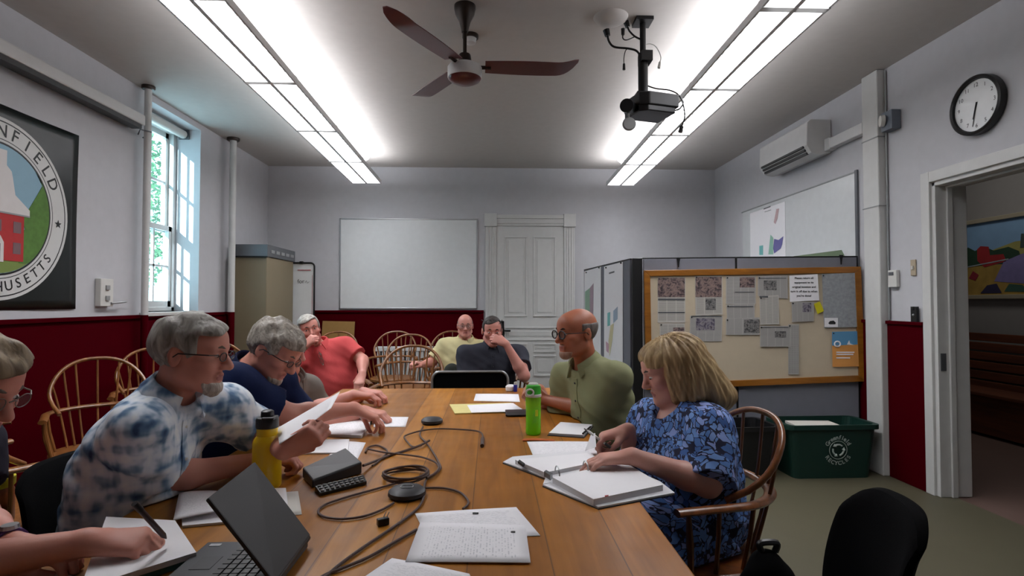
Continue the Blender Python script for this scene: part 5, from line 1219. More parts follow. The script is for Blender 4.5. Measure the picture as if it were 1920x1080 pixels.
# ------------------------------------------------------------------ on the table
tp = lambda u, v, z=TZ: onz(u, v, z)
def tsheet(name, quad, m, label, cat='paper', z=TZ, t_=.0012, curl=.002, group='papers on the table', n=6, edge=None):
    return sheet(name, [tp(u, v, z) for u, v in quad], m, label, cat, None, t_, group, curl, n, edge, (0, 0, 1))
M_EDGE = mat('paper_edge', (204, 204, 206), .8, var=.08, scale=300, stretch=(1, 1, 30))
tsheet('document_page', [(803, 1014), (1013, 1005), (968, 951), (778, 964)], M_TEXT, 'typed page with a small logo, lying under the front typed page', z=TZ + .0008)
pgo = tsheet('document_page', [(760, 1054), (995, 1056), (985, 985), (788, 981)], M_TEXTS, 'typed page turned sideways, topmost of the front pair', z=TZ + .0035)
tsheet('document_page', [(640, 1112), (905, 1128), (880, 1076), (735, 1048)], M_TEXT, 'typed page cut off by the near edge, below the sideways page', z=TZ + .001)
single(MB().slab([tp(u, v, TZ + .0056) for u, v in [(958, 996), (966, 996), (966, 999), (958, 999)]], .0006, (0, 0, 1)), 'printed_mark', M_INK, 'small black printed mark on the front typed page', 'mark')
single(MB().slab([tp(u, v, TZ + .0045) for u, v in [(886, 961), (897, 961), (897, 964), (886, 964)]], .0006, (0, 0, 1)), 'printed_mark', M_INK, 'small dark printed logo on the rear typed page', 'mark')
# writing pad under the near hand
t = thing('writing_pad', 'thick white writing pad under the writing hand', 'pad', tp(280, 1030))
q = [tp(u, v, TZ + .024) for u, v in [(150, 1105), (368, 1037), (328, 977), (199, 970)]]
MB().slab([p - V3(0, 0, .022) for p in q], .012, (0, 0, 1)).build('cover_board', mat('teal_board', (46, 92, 96), .6), t); sheet('paper_block', [p - V3(0, 0, .010) for p in q], M_PAPER, parent=t, t=.012, edge=M_EDGE, lift=(0, 0, 1), n=4)
t = thing('open_booklet', 'open stapled booklet with a curling top page beside the writing pad', 'booklet', tp(390, 955))
sheet('under_page', [tp(u, v, TZ + .001) for u, v in [(342, 990), (439, 981), (423, 923), (336, 929)]], M_TEXT, parent=t, t=.006, edge=M_EDGE, lift=(0, 0, 1))
q = [tp(325, 976, TZ + .016), tp(424, 957, TZ + .022), tp(423, 921, TZ + .010), tp(336, 927, TZ + .010)]; sheet('top_page', q, M_TEXT, parent=t, t=.003, curl=.006, lift=(0, 0, 1))
tsheet('loose_sheet', [(505, 972), (566, 965), (559, 921), (500, 928)], M_PAPER2, 'plain sheet sticking out from behind the laptop lid', z=TZ + .0005)
tsheet('loose_sheet', [(500, 965), (541, 955), (536, 915), (500, 918)], M_PAPER, 'narrow sheet edge between the yellow bottle and the laptop lid', z=TZ + .003)
tsheet('loose_sheet', [(452, 884), (490, 886), (512, 868), (474, 866)], M_TEXT, 'sheet under the forearm of the man in plaid')
t = thing('document_stack', 'stack of white papers under the held sheet, beside the black console', 'paper', tp(600, 840), 0, 'papers on the table')
sheet('page_block', [tp(u, v, TZ + .0005) for u, v in [(528, 853), (652, 851), (655, 826), (556, 828)]], M_PAPER, parent=t, t=.006, edge=M_EDGE, lift=(0, 0, 1), n=4)
tsheet('loose_sheet', [(610, 862), (668, 866), (686, 830), (640, 828)], M_TEXT, 'slanted sheet poking out behind the black console')
t = thing('document_stack', 'stack of papers in front of the man in navy', 'paper', tp(650, 802), 0, 'papers on the table')
sheet('page_block', [tp(u, v, TZ + .0005) for u, v in [(596, 819), (678, 822), (702, 785), (612, 783)]], M_TEXT, parent=t, t=.012, edge=M_EDGE, lift=(0, 0, 1), n=4, curl=.004)
tsheet('loose_sheet', [(700, 801), (760, 801), (766, 782), (704, 783)], M_TEXT, 'printed sheet under the fingers of the man in navy')
t = thing('crumpled_tissue', 'small crumpled white tissue by the far hands', 'tissue', tp(706, 752))
v = Vol(tp(706, 752) + V3(-.08, -.08, -.005), tp(706, 752) + V3(.08, .08, .06), .005); v.ell(tp(706, 752) + V3(0, 0, .012), (.05, .035, .02)); v.wob(.007, 70, 1); v.cut((0, 0, TZ + .001), (0, 0, -1)); sdf_obj('tissue', v, M_PAPER, t, tp(706, 752))
tsheet('loose_sheet', [(888, 752), (975, 754), (972, 739), (892, 739)], M_PAPER, 'blank sheet nearest the clasped hands of the man in green')
t = thing('envelope', 'yellow legal pad with a white sheet on it, beside the dark phone', 'pad', tp(915, 767))
MB().slab([tp(u, v, TZ + .0005) for u, v in [(853, 777), (984, 773), (958, 757), (843, 760)]], .006, (0, 0, 1)).build('yellow_pad', mat('legal_pad', (222, 210, 140), .7), t); sheet('top_sheet', [tp(u, v, TZ + .007) for u, v in [(884, 774), (985, 771), (962, 756), (876, 760)]], M_PAPER, parent=t, t=.0012, lift=(0, 0, 1), n=3)
t = thing('mobile_phone', 'dark mobile phone beside the green bottle', 'phone', tp(968, 776))
MB().slab([tp(u, v, TZ + .0005) for u, v in [(948, 781), (990, 780), (990, 770), (947, 771)]], .009, (0, 0, 1)).build('case', mat('phone_case', (44, 30, 36), .35), t, bevel=.003); MB().slab([tp(u, v, TZ + .0092) for u, v in [(951, 779), (987, 778), (987, 771.5), (951, 772.5)]], .0006, (0, 0, 1)).build('screen', M_BLACK, t)
t = thing('notepad', 'small white notepad beside the hand of the woman', 'pad', tp(1068, 808))
sheet('page_block', [tp(u, v, TZ + .0005) for u, v in [(1029, 816), (1094, 820), (1111, 800), (1051, 795)]], M_PAPER, parent=t, t=.010, edge=M_EDGE, lift=(0, 0, 1), n=3); MB().slab([tp(u, v, TZ + .0003) for u, v in [(1026, 817), (1095, 822), (1113, 800), (1051, 794)]], .002, (0, 0, 1)).build('backing', M_CHAR, t)
single(MB().tube([tp(1093, 813, TZ + .016), tp(1107, 800, TZ + .016)], .004, 8).tube([tp(1096, 804, TZ + .018), tp(1102, 809, TZ + .018)], .003, 8), 'pen', M_BLACK, 'black pen with a clip lying on the small notepad', 'pen', smooth=True)
tsheet('loose_sheet', [(1000, 856), (1131, 853), (1113, 828), (988, 829)], M_TEXT, 'printed page between the notepad and the open binder')
single(MB().tube(spline([tp(980, 825, TZ + .004), tp(1000, 824, TZ + .006), tp(1020, 825, TZ + .004), tp(1040, 826, TZ + .004)], 5), [.009, .011] + [.011] * 12 + [.009, .007], 8, flat=.45), 'orange_strap', mat('orange_cloth', (186, 92, 30), .7), 'flat orange strap lying under the green bottle', 'strap', smooth=True)
# open ring binder
M_BIND = mat('white_vinyl', (232, 232, 236), .4, var=.02)
t = thing('ring_binder', 'open white ring binder full of paper in front of the woman', 'binder', tp(1105, 890))
zb_ = TZ + .0005
for nm, q in (('cover', [(943, 868), (1024, 897), (1134, 872), (1101, 846), (961, 858)]), ('cover', [(1018, 911), (1122, 953), (1265, 926), (1238, 905), (1165, 872), (1034, 897)])):
    MB().slab([tp(u, v, zb_) for u, v in q], .004, (0, 0, 1)).build(nm, M_BIND, t)
MB().slab([tp(u, v, zb_) for u, v in [(1018, 911), (1024, 895), (1134, 868), (1165, 872)]], .006, (0, 0, 1)).build('spine', M_BIND, t)
MB().tube([tp(943, 868.5, zb_ + .001), tp(1024, 899, zb_ + .001)], .002, 6).tube([tp(1018, 912, zb_ + .001), tp(1122, 954.5, zb_ + .001), tp(1265, 927, zb_ + .001)], .002, 6).build('cover_piping', M_INK, t)
h1, h2 = .015, .018
def stack(nm, q, z0, hgt, m, curl=.002):
    sheet(nm, [tp(u, v, z0 + hgt) - V3(0, 0, hgt) for u, v in q], m, parent=t, t=hgt, edge=M_EDGE, lift=(0, 0, 1), n=6, curl=0.0)
stack('page_stack', [(966, 862), (1022, 886), (1128, 864), (1100, 849)], zb_ + .004, h1, M_PAPER)
stack('page_stack', [(1036, 895), (1113, 936), (1243, 909), (1169, 865)], zb_ + .004, h2, M_PAPER)
for u, v in ((1045, 886), (1098, 876), (1133, 866)):
    c = tp(u, v, TZ + .03); ax = nrm(tp(1060, 915, TZ) - tp(1025, 875, TZ)); MB().tube([c + ax * .026 * math.cos(a) + V3(0, 0, .024 * math.sin(a) - .004) for a in [math.pi * k / 12 for k in range(13)]], .0022, 6).build('ring', M_ALU, t, smooth=True)
MB().slab([tp(u, v, zb_ + .006) for u, v in [(1020, 893), (1032, 901), (1036, 897), (1024, 890)]], .016, (0, 0, 1)).build('ring_lever', M_GREY, t)
MB().slab([tp(u, v, TZ + .02) for u, v in [(971, 869), (981, 876), (984, 873), (974, 866)]], .008, (0, 0, 1)).build('index_tab', M_INK, t); MB().slab([tp(u, v, TZ + .022) for u, v in [(1134, 932), (1141, 930.5), (1141, 928.5), (1134, 929.5)]], .001, (0, 0, 1)).build('red_flag', M_CARDB, t)
# green bottle
gp = tp(1000, 814); t = thing('water_bottle', 'translucent green water bottle with a green and white lid', 'bottle', gp)
MB().lathe([(.030, 0), (.034, .006), (.033, .08), (.0345, .155), (.033, .165)], gp, 30).build('bottle_body', M_BOTTLE, t, smooth=True)
MB().lathe([(.001, .004), (.029, .004), (.029, .10), (.001, .10)], gp, 24).build('water', glassy('green_water', (190, 244, 90), .6, .1), t, smooth=True)
MB().lathe([(.034, .165), (.036, .168), (.036, .176), (.034, .178)], gp, 30).build('collar_ring', M_PLAS, t, smooth=True)
MB().lathe([(.034, .178), (.034, .20), (.030, .214), (.020, .220)], gp, 30).build('lid', mat('lid_green', (62, 168, 50), .4), t, smooth=True)
MB().lathe([(.022, .219), (.020, .224), (.006, .226)], gp, 24).build('lid_cap', M_PLAS, t, smooth=True)
MB().tube([gp + V3(-.018 + .016 * math.cos(a), -.036, .188 + .014 * math.sin(a)) for a in [2 * math.pi * k / 16 for k in range(16)]], .004, 8, closed=True).build('carry_loop', M_PLAS, t, smooth=True)
MB().bb(gp + V3(.006, -.0345, .085), gp + V3(.018, -.031, .112)).build('yellow_patch', mat('bottle_print', (206, 214, 30), .5), t)
# yellow bottle
yp = tp(500, 912) ; t = thing('steel_bottle', 'yellow metal drinks bottle with a black screw cap', 'bottle', yp)
MB().lathe([(.040, 0), (.043, .004), (.043, .135), (.040, .148), (.031, .160), (.030, .163)], yp, 34).build('bottle_body', M_YEL, t, smooth=True)
MB().lathe([(.0305, .160), (.0315, .166), (.0305, .172), (.0315, .178), (.0305, .184), (.030, .186)], yp, 30).build('neck', M_YEL, t, smooth=True)
MB().lathe([(.033, .185), (.034, .188), (.034, .212), (.030, .217), (.020, .219), (.019, .236), (.013, .240)], yp, 30).build('cap', M_BLACK, t, smooth=True)
MB().bb(yp + V3(-.006, -.034, .214), yp + V3(.032, .010, .222)).build('cap_lever', M_BLACK, t, bevel=.003)
# console with keypad
t = thing('conference_console', 'black wedge shaped control console with a small keypad', 'console', tp(625, 890))
top = [tp(567, 876, TZ + .036), tp(585.5, 900.5, TZ + .026), tp(679, 866, TZ + .040), tp(648, 839, TZ + .046)]
vs = top + [V3(p[0], p[1], TZ + .001) for p in top]; b = MB().add(vs, [(0, 1, 2, 3), (4, 7, 6, 5), (0, 4, 5, 1), (1, 5, 6, 2), (2, 6, 7, 3), (3, 7, 4, 0)]); b.build('console_body', mat('console_shell', (40, 40, 43), .45), t, bevel=.005)
kq = [tp(590, 911, TZ + .018), tp(600, 925, TZ + .010), tp(688, 902, TZ + .012), tp(682, 890, TZ + .022)]
vs = kq + [V3(p[0], p[1], TZ + .001) for p in kq]; MB().add(vs, [(0, 1, 2, 3), (4, 7, 6, 5), (0, 4, 5, 1), (1, 5, 6, 2), (2, 6, 7, 3), (3, 7, 4, 0)]).build('keypad_tray', M_BLACK, t, bevel=.002)
for r_ in range(3):
    for c_ in range(9):
        u_, v_ = (c_ + .7) / 9.6, (r_ + .55) / 3.3; p = kq[0] * (1 - u_) * (1 - v_) + kq[3] * u_ * (1 - v_) + kq[2] * u_ * v_ + kq[1] * (1 - u_) * v_
        MB().box(p + V3(0, 0, .0015), (.010, .006, .003), np.array([[math.cos(.35), -math.sin(.35), 0], [math.sin(.35), math.cos(.35), 0], [0, 0, 1]])).build('key', M_LGREY, t)
# microphones
def mic(u, v, r, label, ring):
    p = tp(u, v); t = thing('microphone_pod', label, 'microphone', p)
    MB().lathe([(r * .8, 0), (r, .008), (r * .98, .018), (r * .8, .026), (r * .3, .029)], p, 36).build('housing', M_CHAR, t, smooth=True)
    if ring: MB().tube([p + V3(.018 * math.copysign(abs(math.cos(a)) ** .6, math.cos(a)), .012 * math.copysign(abs(math.sin(a)) ** .6, math.sin(a)), .0295) for a in [2 * math.pi * k / 24 for k in range(24)]], .0018, 6, closed=True).build('light_ring', M_ALU, t)
    MB().lathe([(r * .82, -.0), (r * .84, .001), (r * .84, .003)], p, 30).build('rubber_base', M_BLACK, t)
mic(763, 931, .056, 'round charcoal microphone pod with a pale ring, beside the coiled cable', True)
mic(810, 794, .052, 'round charcoal microphone pod farthest along the table', False)
# laptop
t = thing('laptop', 'half closed black laptop at the near end of the table', 'laptop', (-.54, 1.24, TZ))
lz = TZ + .018
MB().bb((-.665, 1.10, TZ + .001), (-.432, 1.345, lz)).build('base', M_LAPB, t, bevel=.004)
for r_ in range(5):
    for c_ in range(9): MB().bb((-.575 + .019 * r_, 1.118 + .0215 * c_, lz), (-.559 + .019 * r_, 1.1365 + .0215 * c_, lz + .003)).build('key', M_BLACK, t, bevel=.001)
MB().bb((-.635, 1.205, lz), (-.592, 1.265, lz + .001)).build('touchpad', M_CHAR, t); MB().bb((-.650, 1.318, lz), (-.625, 1.330, lz + .0012)).build('badge', M_ALU, t)
h0, h1_ = V3(-.436, 1.352, lz + .004), V3(-.432, 1.125, lz + .004); L1 = V3(-.568, 1.352, lz + .178); L0 = V3(-.566, 1.13, lz + .170)
ln_ = nrm(np.cross(h1_ - h0, L1 - h0)); ln_ = ln_ if ln_[2] > 0 else -ln_
MB().slab([h0, h1_, L0, L1], .009, ln_).build('lid', M_LAPTOP, t, bevel=.003); MB().slab([p - ln_ * .0012 for p in inset([h0, h1_, L0, L1], .012)], .001, ln_).build('screen', M_BLACK, t)
MB().cyl(h0 + V3(0, 0, -.002), h1_ + V3(0, 0, -.002), .007).build('hinge', M_BLACK, t, smooth=True)
# cables
def cable(label, px, r=.0042, z=TZ + .005, closed=False, m=M_CABLE, hz=None):
    P = [tp(u, v, z + (hz[i] if hz else 0)) for i, (u, v) in enumerate(px)]
    return single(MB().tube(spline(P, 6, closed), r, 8, closed=closed), 'cable', m, label, 'cable', 'cables on the table', smooth=True)
cable('thick braided cable running out of the control console', [(681, 873), (700, 866), (730, 854), (760, 845), (785, 836), (805, 826)], .0048, hz=[.015, .004, 0, 0, .006, .004])
cable('long cable from the far microphone pod down to the near table edge', [(793, 800), (789, 808), (788, 818), (800, 831), (812, 848), (822, 866), (826, 878), (815, 889), (800, 898), (795, 915), (795, 930), (784, 952), (742, 985), (690, 1020), (640, 1056), (600, 1090)], .0036)
cable('cable arching past the far microphone pod to a plug', [(905, 826), (904, 814), (893, 808), (860, 805), (820, 804), (788, 808), (764, 815), (758, 820), (765, 830), (775, 838), (790, 835)], .0036, z=TZ + .010)
cable('looped cable behind the control console', [(685, 848), (690, 839), (706, 835), (722, 841), (726, 848), (719, 856), (706, 868), (698, 873)], .0033)
cable('wavy cable crossing between the loops toward the coil', [(690, 842), (720, 848), (755, 852), (790, 857), (815, 866), (823, 876), (815, 887), (800, 896)], .0034, z=TZ + .012)
b = MB()
c0 = tp(761, 893, TZ + .006)
b.tube([c0 + V3(.074 * math.cos(a) * (1 + .02 * math.sin(a * 1.7)), .070 * math.sin(a), .004 * (a / 6.28) + .003 * math.sin(2.3 * a)) for a in [2 * math.pi * 4 * k / 120 for k in range(121)]], .0036, 8)
single(b, 'cable', M_CABLE, 'coiled cable wound into a ring behind the near microphone pod', 'cable', 'cables on the table', smooth=True)
cable('wide loose cable loop left of the near microphone pod', [(742, 906), (700, 918), (650, 932), (612, 945), (597, 957), (606, 968), (640, 973), (682, 968), (715, 956), (738, 943)], .0034)
cable('cable curving from the near microphone pod to the typed pages', [(797, 915), (830, 915), (860, 922), (876, 936), (877, 946), (868, 954)], .0034)
cable('cable running from the typed pages to the near table edge', [(781, 993), (742, 1015), (692, 1044), (640, 1066), (606, 1080), (560, 1110)], .0036)
c0 = tp(718, 985, TZ); t = thing('plug_adapter', 'small black plug with metal prongs on the table', 'plug', c0)
Rq = np.array([[math.cos(.5), -math.sin(.5), 0], [math.sin(.5), math.cos(.5), 0], [0, 0, 1]]); MB().box(c0 + V3(0, 0, .010), (.030, .016, .018), Rq).build('plug_body', M_BLACK, t, bevel=.002)
MB().tube([c0 + V3(.0, .008, .018), c0 + V3(.006, .012, .032)], .0012, 6).tube([c0 + V3(.008, .008, .018), c0 + V3(.014, .012, .030)], .0012, 6).build('prong', M_ALU, t)
single(MB().tube([tp(905, 822, TZ + .008), tp(904, 836, TZ + .008)], .008, 8), 'cable_plug', mat('plug_brown', (60, 34, 26), .5), 'dark plug on the end of the arching cable', 'plug', smooth=True)
# small things at the far corner
p = tp(952, 731); single(MB().lathe([(.022, 0), (.03, .004), (.032, .03), (.02, .04)], tp(957, 733) , 18), 'paper_cup', M_PAPER, 'low white paper cup at the far corner of the table', 'cup', smooth=True)
p = V3(.158, 3.62, TZ); t = thing('marker_pen', 'short blue capped marker standing by the clasped hands', 'pen', p); MB().cyl(p, p + V3(0, 0, .045), .012).build('barrel', mat('marker_blue', (30, 40, 150), .4), t, smooth=True); MB().cyl(p + V3(0, 0, .045), p + V3(0, 0, .062), .009).build('cap', M_PLAS, t, smooth=True)
# ------------------------------------------------------------------ people
def skin(name, col, red=.25):
    m, nt, b = newmat(name); N, L = nt.nodes, nt.links; c = lin(col)
    tc = N.new('ShaderNodeTexCoord'); nz = N.new('ShaderNodeTexNoise'); nz.inputs['Scale'].default_value = 16; nz.inputs['Detail'].default_value = 5; L.new(tc.outputs['Object'], nz.inputs['Vector'])
    mx = N.new('ShaderNodeMix'); mx.data_type = 'RGBA'; L.new(nz.outputs['Fac'], mx.inputs[0])
    mx.inputs[6].default_value = (c[0] * .96, c[1] * (1 - red), c[2] * (1 - red), 1); mx.inputs[7].default_value = (*[min(1, x * 1.06) for x in c], 1)
    L.new(mx.outputs[2], b.inputs['Base Color']); b.inputs['Roughness'].default_value = .5
    b.inputs['Subsurface Weight'].default_value = .08; b.inputs['Subsurface Radius'].default_value = (.012, .005, .003); b.inputs['Subsurface Scale'].default_value = .6
    n2 = N.new('ShaderNodeTexNoise'); n2.inputs['Scale'].default_value = 140; L.new(tc.outputs['Object'], n2.inputs['Vector'])
    bp = N.new('ShaderNodeBump'); bp.inputs['Strength'].default_value = .12; bp.inputs['Distance'].default_value = .002; L.new(n2.outputs['Fac'], bp.inputs['Height']); L.new(bp.outputs[0], b.inputs['Normal'])
    return m
def hairmat(name, dark, light, scale=50, st=(1, 1, .25)):
    m, nt, b = newmat(name); N, L = nt.nodes, nt.links
    tc = N.new('ShaderNodeTexCoord'); mp = N.new('ShaderNodeMapping'); mp.inputs['Scale'].default_value = st; L.new(tc.outputs['Object'], mp.inputs['Vector'])
    nz = N.new('ShaderNodeTexNoise'); nz.inputs['Scale'].default_value = scale; nz.inputs['Detail'].default_value = 6; nz.inputs['Distortion'].default_value = .8; L.new(mp.outputs[0], nz.inputs['Vector'])
    r = ramp(nt, [(.3, dark), (.7, light)]); L.new(nz.outputs['Fac'], r.inputs[0]); L.new(r.outputs[0], b.inputs['Base Color']); b.inputs['Roughness'].default_value = .55
    bp = N.new('ShaderNodeBump'); bp.inputs['Strength'].default_value = .6; bp.inputs['Distance'].default_value = .006; L.new(nz.outputs['Fac'], bp.inputs['Height']); L.new(bp.outputs[0], b.inputs['Normal'])
    return m
def cloth(name, col, var=.12): return mat(name, col, .85, var=var, scale=10, bump=.5, bscale=24, spec=.2)
def plaid():
    m, nt, b = newmat('blotchy_blue_plaid'); N, L = nt.nodes, nt.links
    tc = N.new('ShaderNodeTexCoord'); fs = []
    for st, sc, rot in (((1, 1, .30), 32, (0, .15, 0)), ((.35, .35, 1), 30, (0, -.1, 0)), ((1, 1, 1), 22, (0, 0, 0))):
        mp = N.new('ShaderNodeMapping'); mp.inputs['Scale'].default_value = st; mp.inputs['Rotation'].default_value = rot; L.new(tc.outputs['Object'], mp.inputs['Vector'])
        n = N.new('ShaderNodeTexNoise'); n.inputs['Scale'].default_value = sc; n.inputs['Detail'].default_value = 1.5; n.inputs['Distortion'].default_value = .3; L.new(mp.outputs[0], n.inputs['Vector']); fs.append(n.outputs['Fac'])
    sm = fs[0]
    for f in fs[1:]:
        a = N.new('ShaderNodeMath'); a.operation = 'ADD'; L.new(sm, a.inputs[0]); L.new(f, a.inputs[1]); sm = a.outputs[0]
    dv = N.new('ShaderNodeMath'); dv.operation = 'DIVIDE'; dv.inputs[1].default_value = 3; L.new(sm, dv.inputs[0])
    r = ramp(nt, [(.35, (44, 68, 104)), (.42, (92, 124, 158)), (.47, (150, 172, 194)), (.525, (206, 216, 228)), (.60, (226, 232, 236))]); L.new(dv.outputs[0], r.inputs[0]); L.new(r.outputs[0], b.inputs['Base Color']); b.inputs['Roughness'].default_value = .85
    n2 = N.new('ShaderNodeTexNoise'); n2.inputs['Scale'].default_value = 18; L.new(tc.outputs['Object'], n2.inputs['Vector'])
    bp = N.new('ShaderNodeBump'); bp.inputs['Strength'].default_value = .4; bp.inputs['Distance'].default_value = .01; L.new(n2.outputs['Fac'], bp.inputs['Height']); L.new(bp.outputs[0], b.inputs['Normal'])
    return m
def floral():
    m, nt, b = newmat('blue_leaf_print'); N, L = nt.nodes, nt.links
    tc = N.new('ShaderNodeTexCoord'); nz = N.new('ShaderNodeTexNoise'); nz.inputs['Scale'].default_value = 14; L.new(tc.outputs['Object'], nz.inputs['Vector'])
    mx = N.new('ShaderNodeMix'); mx.data_type = 'VECTOR'; mx.inputs[0].default_value = .04; L.new(tc.outputs['Object'], mx.inputs[4]); L.new(nz.outputs['Color'], mx.inputs[5])
    cv = N.new('ShaderNodeTexVoronoi'); cv.inputs['Scale'].default_value = 10; L.new(mx.outputs[1], cv.inputs['Vector'])
    sc_ = N.new('ShaderNodeVectorMath'); sc_.operation = 'SCALE'; sc_.inputs['Scale'].default_value = 6.28; L.new(cv.outputs['Color'], sc_.inputs[0])
    vr = N.new('ShaderNodeVectorRotate'); vr.rotation_type = 'EULER_XYZ'; L.new(mx.outputs[1], vr.inputs['Vector']); L.new(sc_.outputs[0], vr.inputs['Rotation'])
    mp = N.new('ShaderNodeMapping'); mp.inputs['Scale'].default_value = (1.3, 1.1, .46); L.new(vr.outputs[0], mp.inputs['Vector'])
    v = N.new('ShaderNodeTexVoronoi'); v.distance = 'MANHATTAN'; v.inputs['Scale'].default_value = 38; L.new(mp.outputs[0], v.inputs['Vector'])
    v2 = N.new('ShaderNodeTexVoronoi'); v2.distance = 'MANHATTAN'; v2.inputs['Scale'].default_value = 38; L.new(mp.outputs[0], v2.inputs['Vector'])
    sp = N.new('ShaderNodeSeparateColor'); L.new(v2.outputs['Color'], sp.inputs[0])
    r = ramp(nt, [(.0, (56, 92, 158)), (.35, (88, 130, 198)), (.7, (116, 154, 214)), (1, (150, 162, 218))]); L.new(sp.outputs[0], r.inputs[0])
    vf = N.new('ShaderNodeTexVoronoi'); vf.distance = 'MANHATTAN'; vf.feature = 'F2'; vf.inputs['Scale'].default_value = 38; L.new(mp.outputs[0], vf.inputs['Vector'])
    df = N.new('ShaderNodeMath'); df.operation = 'SUBTRACT'; L.new(vf.outputs['Distance'], df.inputs[0]); L.new(v.outputs['Distance'], df.inputs[1])
    l1 = N.new('ShaderNodeMath'); l1.operation = 'LESS_THAN'; l1.inputs[1].default_value = .13; L.new(df.outputs[0], l1.inputs[0])
    l2 = N.new('ShaderNodeMath'); l2.operation = 'GREATER_THAN'; l2.inputs[1].default_value = .98; L.new(v.outputs['Distance'], l2.inputs[0])
    lt = N.new('ShaderNodeMath'); lt.operation = 'MAXIMUM'; L.new(l1.outputs[0], lt.inputs[0]); L.new(l2.outputs[0], lt.inputs[1])
    m2 = N.new('ShaderNodeMix'); m2.data_type = 'RGBA'; L.new(lt.outputs[0], m2.inputs[0]); L.new(r.outputs[0], m2.inputs[6]); m2.inputs[7].default_value = (*lin((14, 18, 54)), 1)
    L.new(m2.outputs[2], b.inputs['Base Color']); b.inputs['Roughness'].default_value = .8
    return m
SK1, SK2, SK3, SK4 = skin('skin_ruddy', (208, 150, 132)), skin('skin_tan', (172, 108, 78)), skin('skin_pale', (204, 158, 142)), skin('skin_rosy', (206, 148, 134))
H_GREY = hairmat('grey_hair', (104, 98, 92), (186, 182, 174)); H_GREYW = hairmat('curly_grey_hair', (112, 104, 96), (184, 176, 164), 70, (1, 1, .7)); H_WHITE = hairmat('white_beard', (150, 138, 128), (206, 198, 188), 90)
H_DARK = hairmat('dark_hair', (26, 20, 18), (54, 44, 40)); H_FRINGE = hairmat('thin_grey_hair', (92, 84, 80), (132, 122, 116)); H_BLOND = hairmat('blonde_hair', (128, 98, 60), (206, 178, 130), 34, (1, 1, .12)); H_LBR = hairmat('light_brown_hair', (96, 78, 56), (160, 140, 110))
PANT_D, PANT_K, PANT_B = cloth('charcoal_trousers', (34, 34, 38)), cloth('khaki_trousers', (168, 154, 128)), cloth('denim', (46, 56, 82))
G_BLACK = mat('dark_spectacle_frame', (26, 20, 22), .3); G_BROWN = mat('brown_spectacle_frame', (60, 30, 22), .35); G_WIRE = mat('wire_spectacle_frame', (130, 124, 116), .3, .7)
def hairline(s, c, ear=True):
    def fn(x, y, z):
        a = (s * y + c - z) / math.sqrt(1 + s * s)
        if ear: a = np.maximum(a, .030 - np.sqrt((y + .010) ** 2 + (z + .012) ** 2) - 3 * np.maximum(.062 - np.abs(x), 0))
        return a
    return fn
def hair2(fy, tz, s=.6, c=-.02):
    lowr = hairline(s, c)
    def fn(x, y, z): return np.maximum(np.minimum(y - fy + .25 * np.maximum(.05 - np.abs(x), 0), tz - z - .012 * np.sin(30 * x)), lowr(x, y, z))
    return fn
def fringe(x, y, z): return np.maximum(hairline(.75, .0)(x, y, z), np.maximum(z - .050, y - .018))
def goatee(x, y, z): return np.maximum(np.maximum(z + .078, .058 - y), -(.012 - np.sqrt((x / 2.6) ** 2 + (z + .0665) ** 2)) * -1 * -1 if False else np.maximum(z + .078, .058 - y))
def fullbeard(x, y, z): return np.maximum(np.maximum(z + .040 - .35 * np.maximum(.05 - np.abs(x), 0) * 0, .010 - y), .017 - np.sqrt((x / 1.7) ** 2 + (z + .066) ** 2 + 9 * np.minimum(y - .07, 0) ** 2))
def crownless(x, y, z): return np.maximum(hair2(.044, .074)(x, y, z), .034 - np.sqrt(x ** 2 + (y + .055) ** 2 + (z - .112) ** 2))
P_ = {}
def arm(w, d, n, **k): return dict(w=w, d=d, n=n, **k)
P_['plaid'] = dict(seat=(-1.04, 1.735, .48), h=.0045, pel=(-1.17, 1.74, .54), chest=(-1.06, 1.735, .86), neck=(-.975, 1.735, 1.045), head=(-.915, 1.735, 1.175), f=(.93, -.36, 0), hf=(.985, .06, -.10), hs=.99, wide=1.0, belly=1.05, R_sh=(-.99, 1.60, .965), L_sh=(-.885, 1.885, .975), skin=SK1, top=plaid(), pants=PANT_K,
    R=arm((-.755, 1.85, .814), (.85, .45, .0), (.1, .2, -1), curl=.85, e=(-.985, 1.70, .803)), L=arm((-.635, 1.735, .878), (.86, .05, .42), (-.25, .9, .25), curl=[.75, .8, .85, .9], thumb=.7, e=(-.805, 1.99, .862)),
    sleeve=.80, flare=.022, inf=.014, wob=.004, wfr=22, placket=.34, rim=.0205, gv=.62, rimr=.0017, glasses=G_BLACK, hair=[('hair', .011, crownless, H_GREY, (.004, 46)), ('beard', .0022, goatee, H_WHITE, (.002, 120))], browmat=M_BROW, headp=dict(nose=1.1))
P_['navy'] = dict(seat=(-1.22, 2.42, .48), pel=(-1.27, 2.42, .54), chest=(-1.12, 2.36, .90), neck=(-1.01, 2.34, 1.05), head=(-.902, 2.345, 1.13), f=(.96, -.28, 0), hf=(.84, -.16, -.52), hu=(.5, 0, .85), hs=1.0, wide=1.2, belly=1.1, R_sh=(-1.0, 2.17, 1.015), skin=SK1, top=cloth('navy_polo', (13, 27, 64)), pants=PANT_D,
    R=arm((-.60, 2.47, .864), (.86, .12, -.42), (-.35, -.1, -.95), curl=[.35, .4, .45, .5], thumb=.9, e=(-.83, 2.33, .862)), L=arm((-.62, 2.74, .80), (.9, -.2, -.1), (0, 0, -1), curl=.5),
    sleeve=.72, flare=.02, placket=.14, rim=.020, gv=.62, rimr=.0017, glasses=G_BLACK, hair=[('hair', .015, hair2(.052, .066), H_GREYW, (.006, 60)), ('beard', .0012, goatee, H_WHITE, (.0015, 120))], headp=dict(nose=1.1))
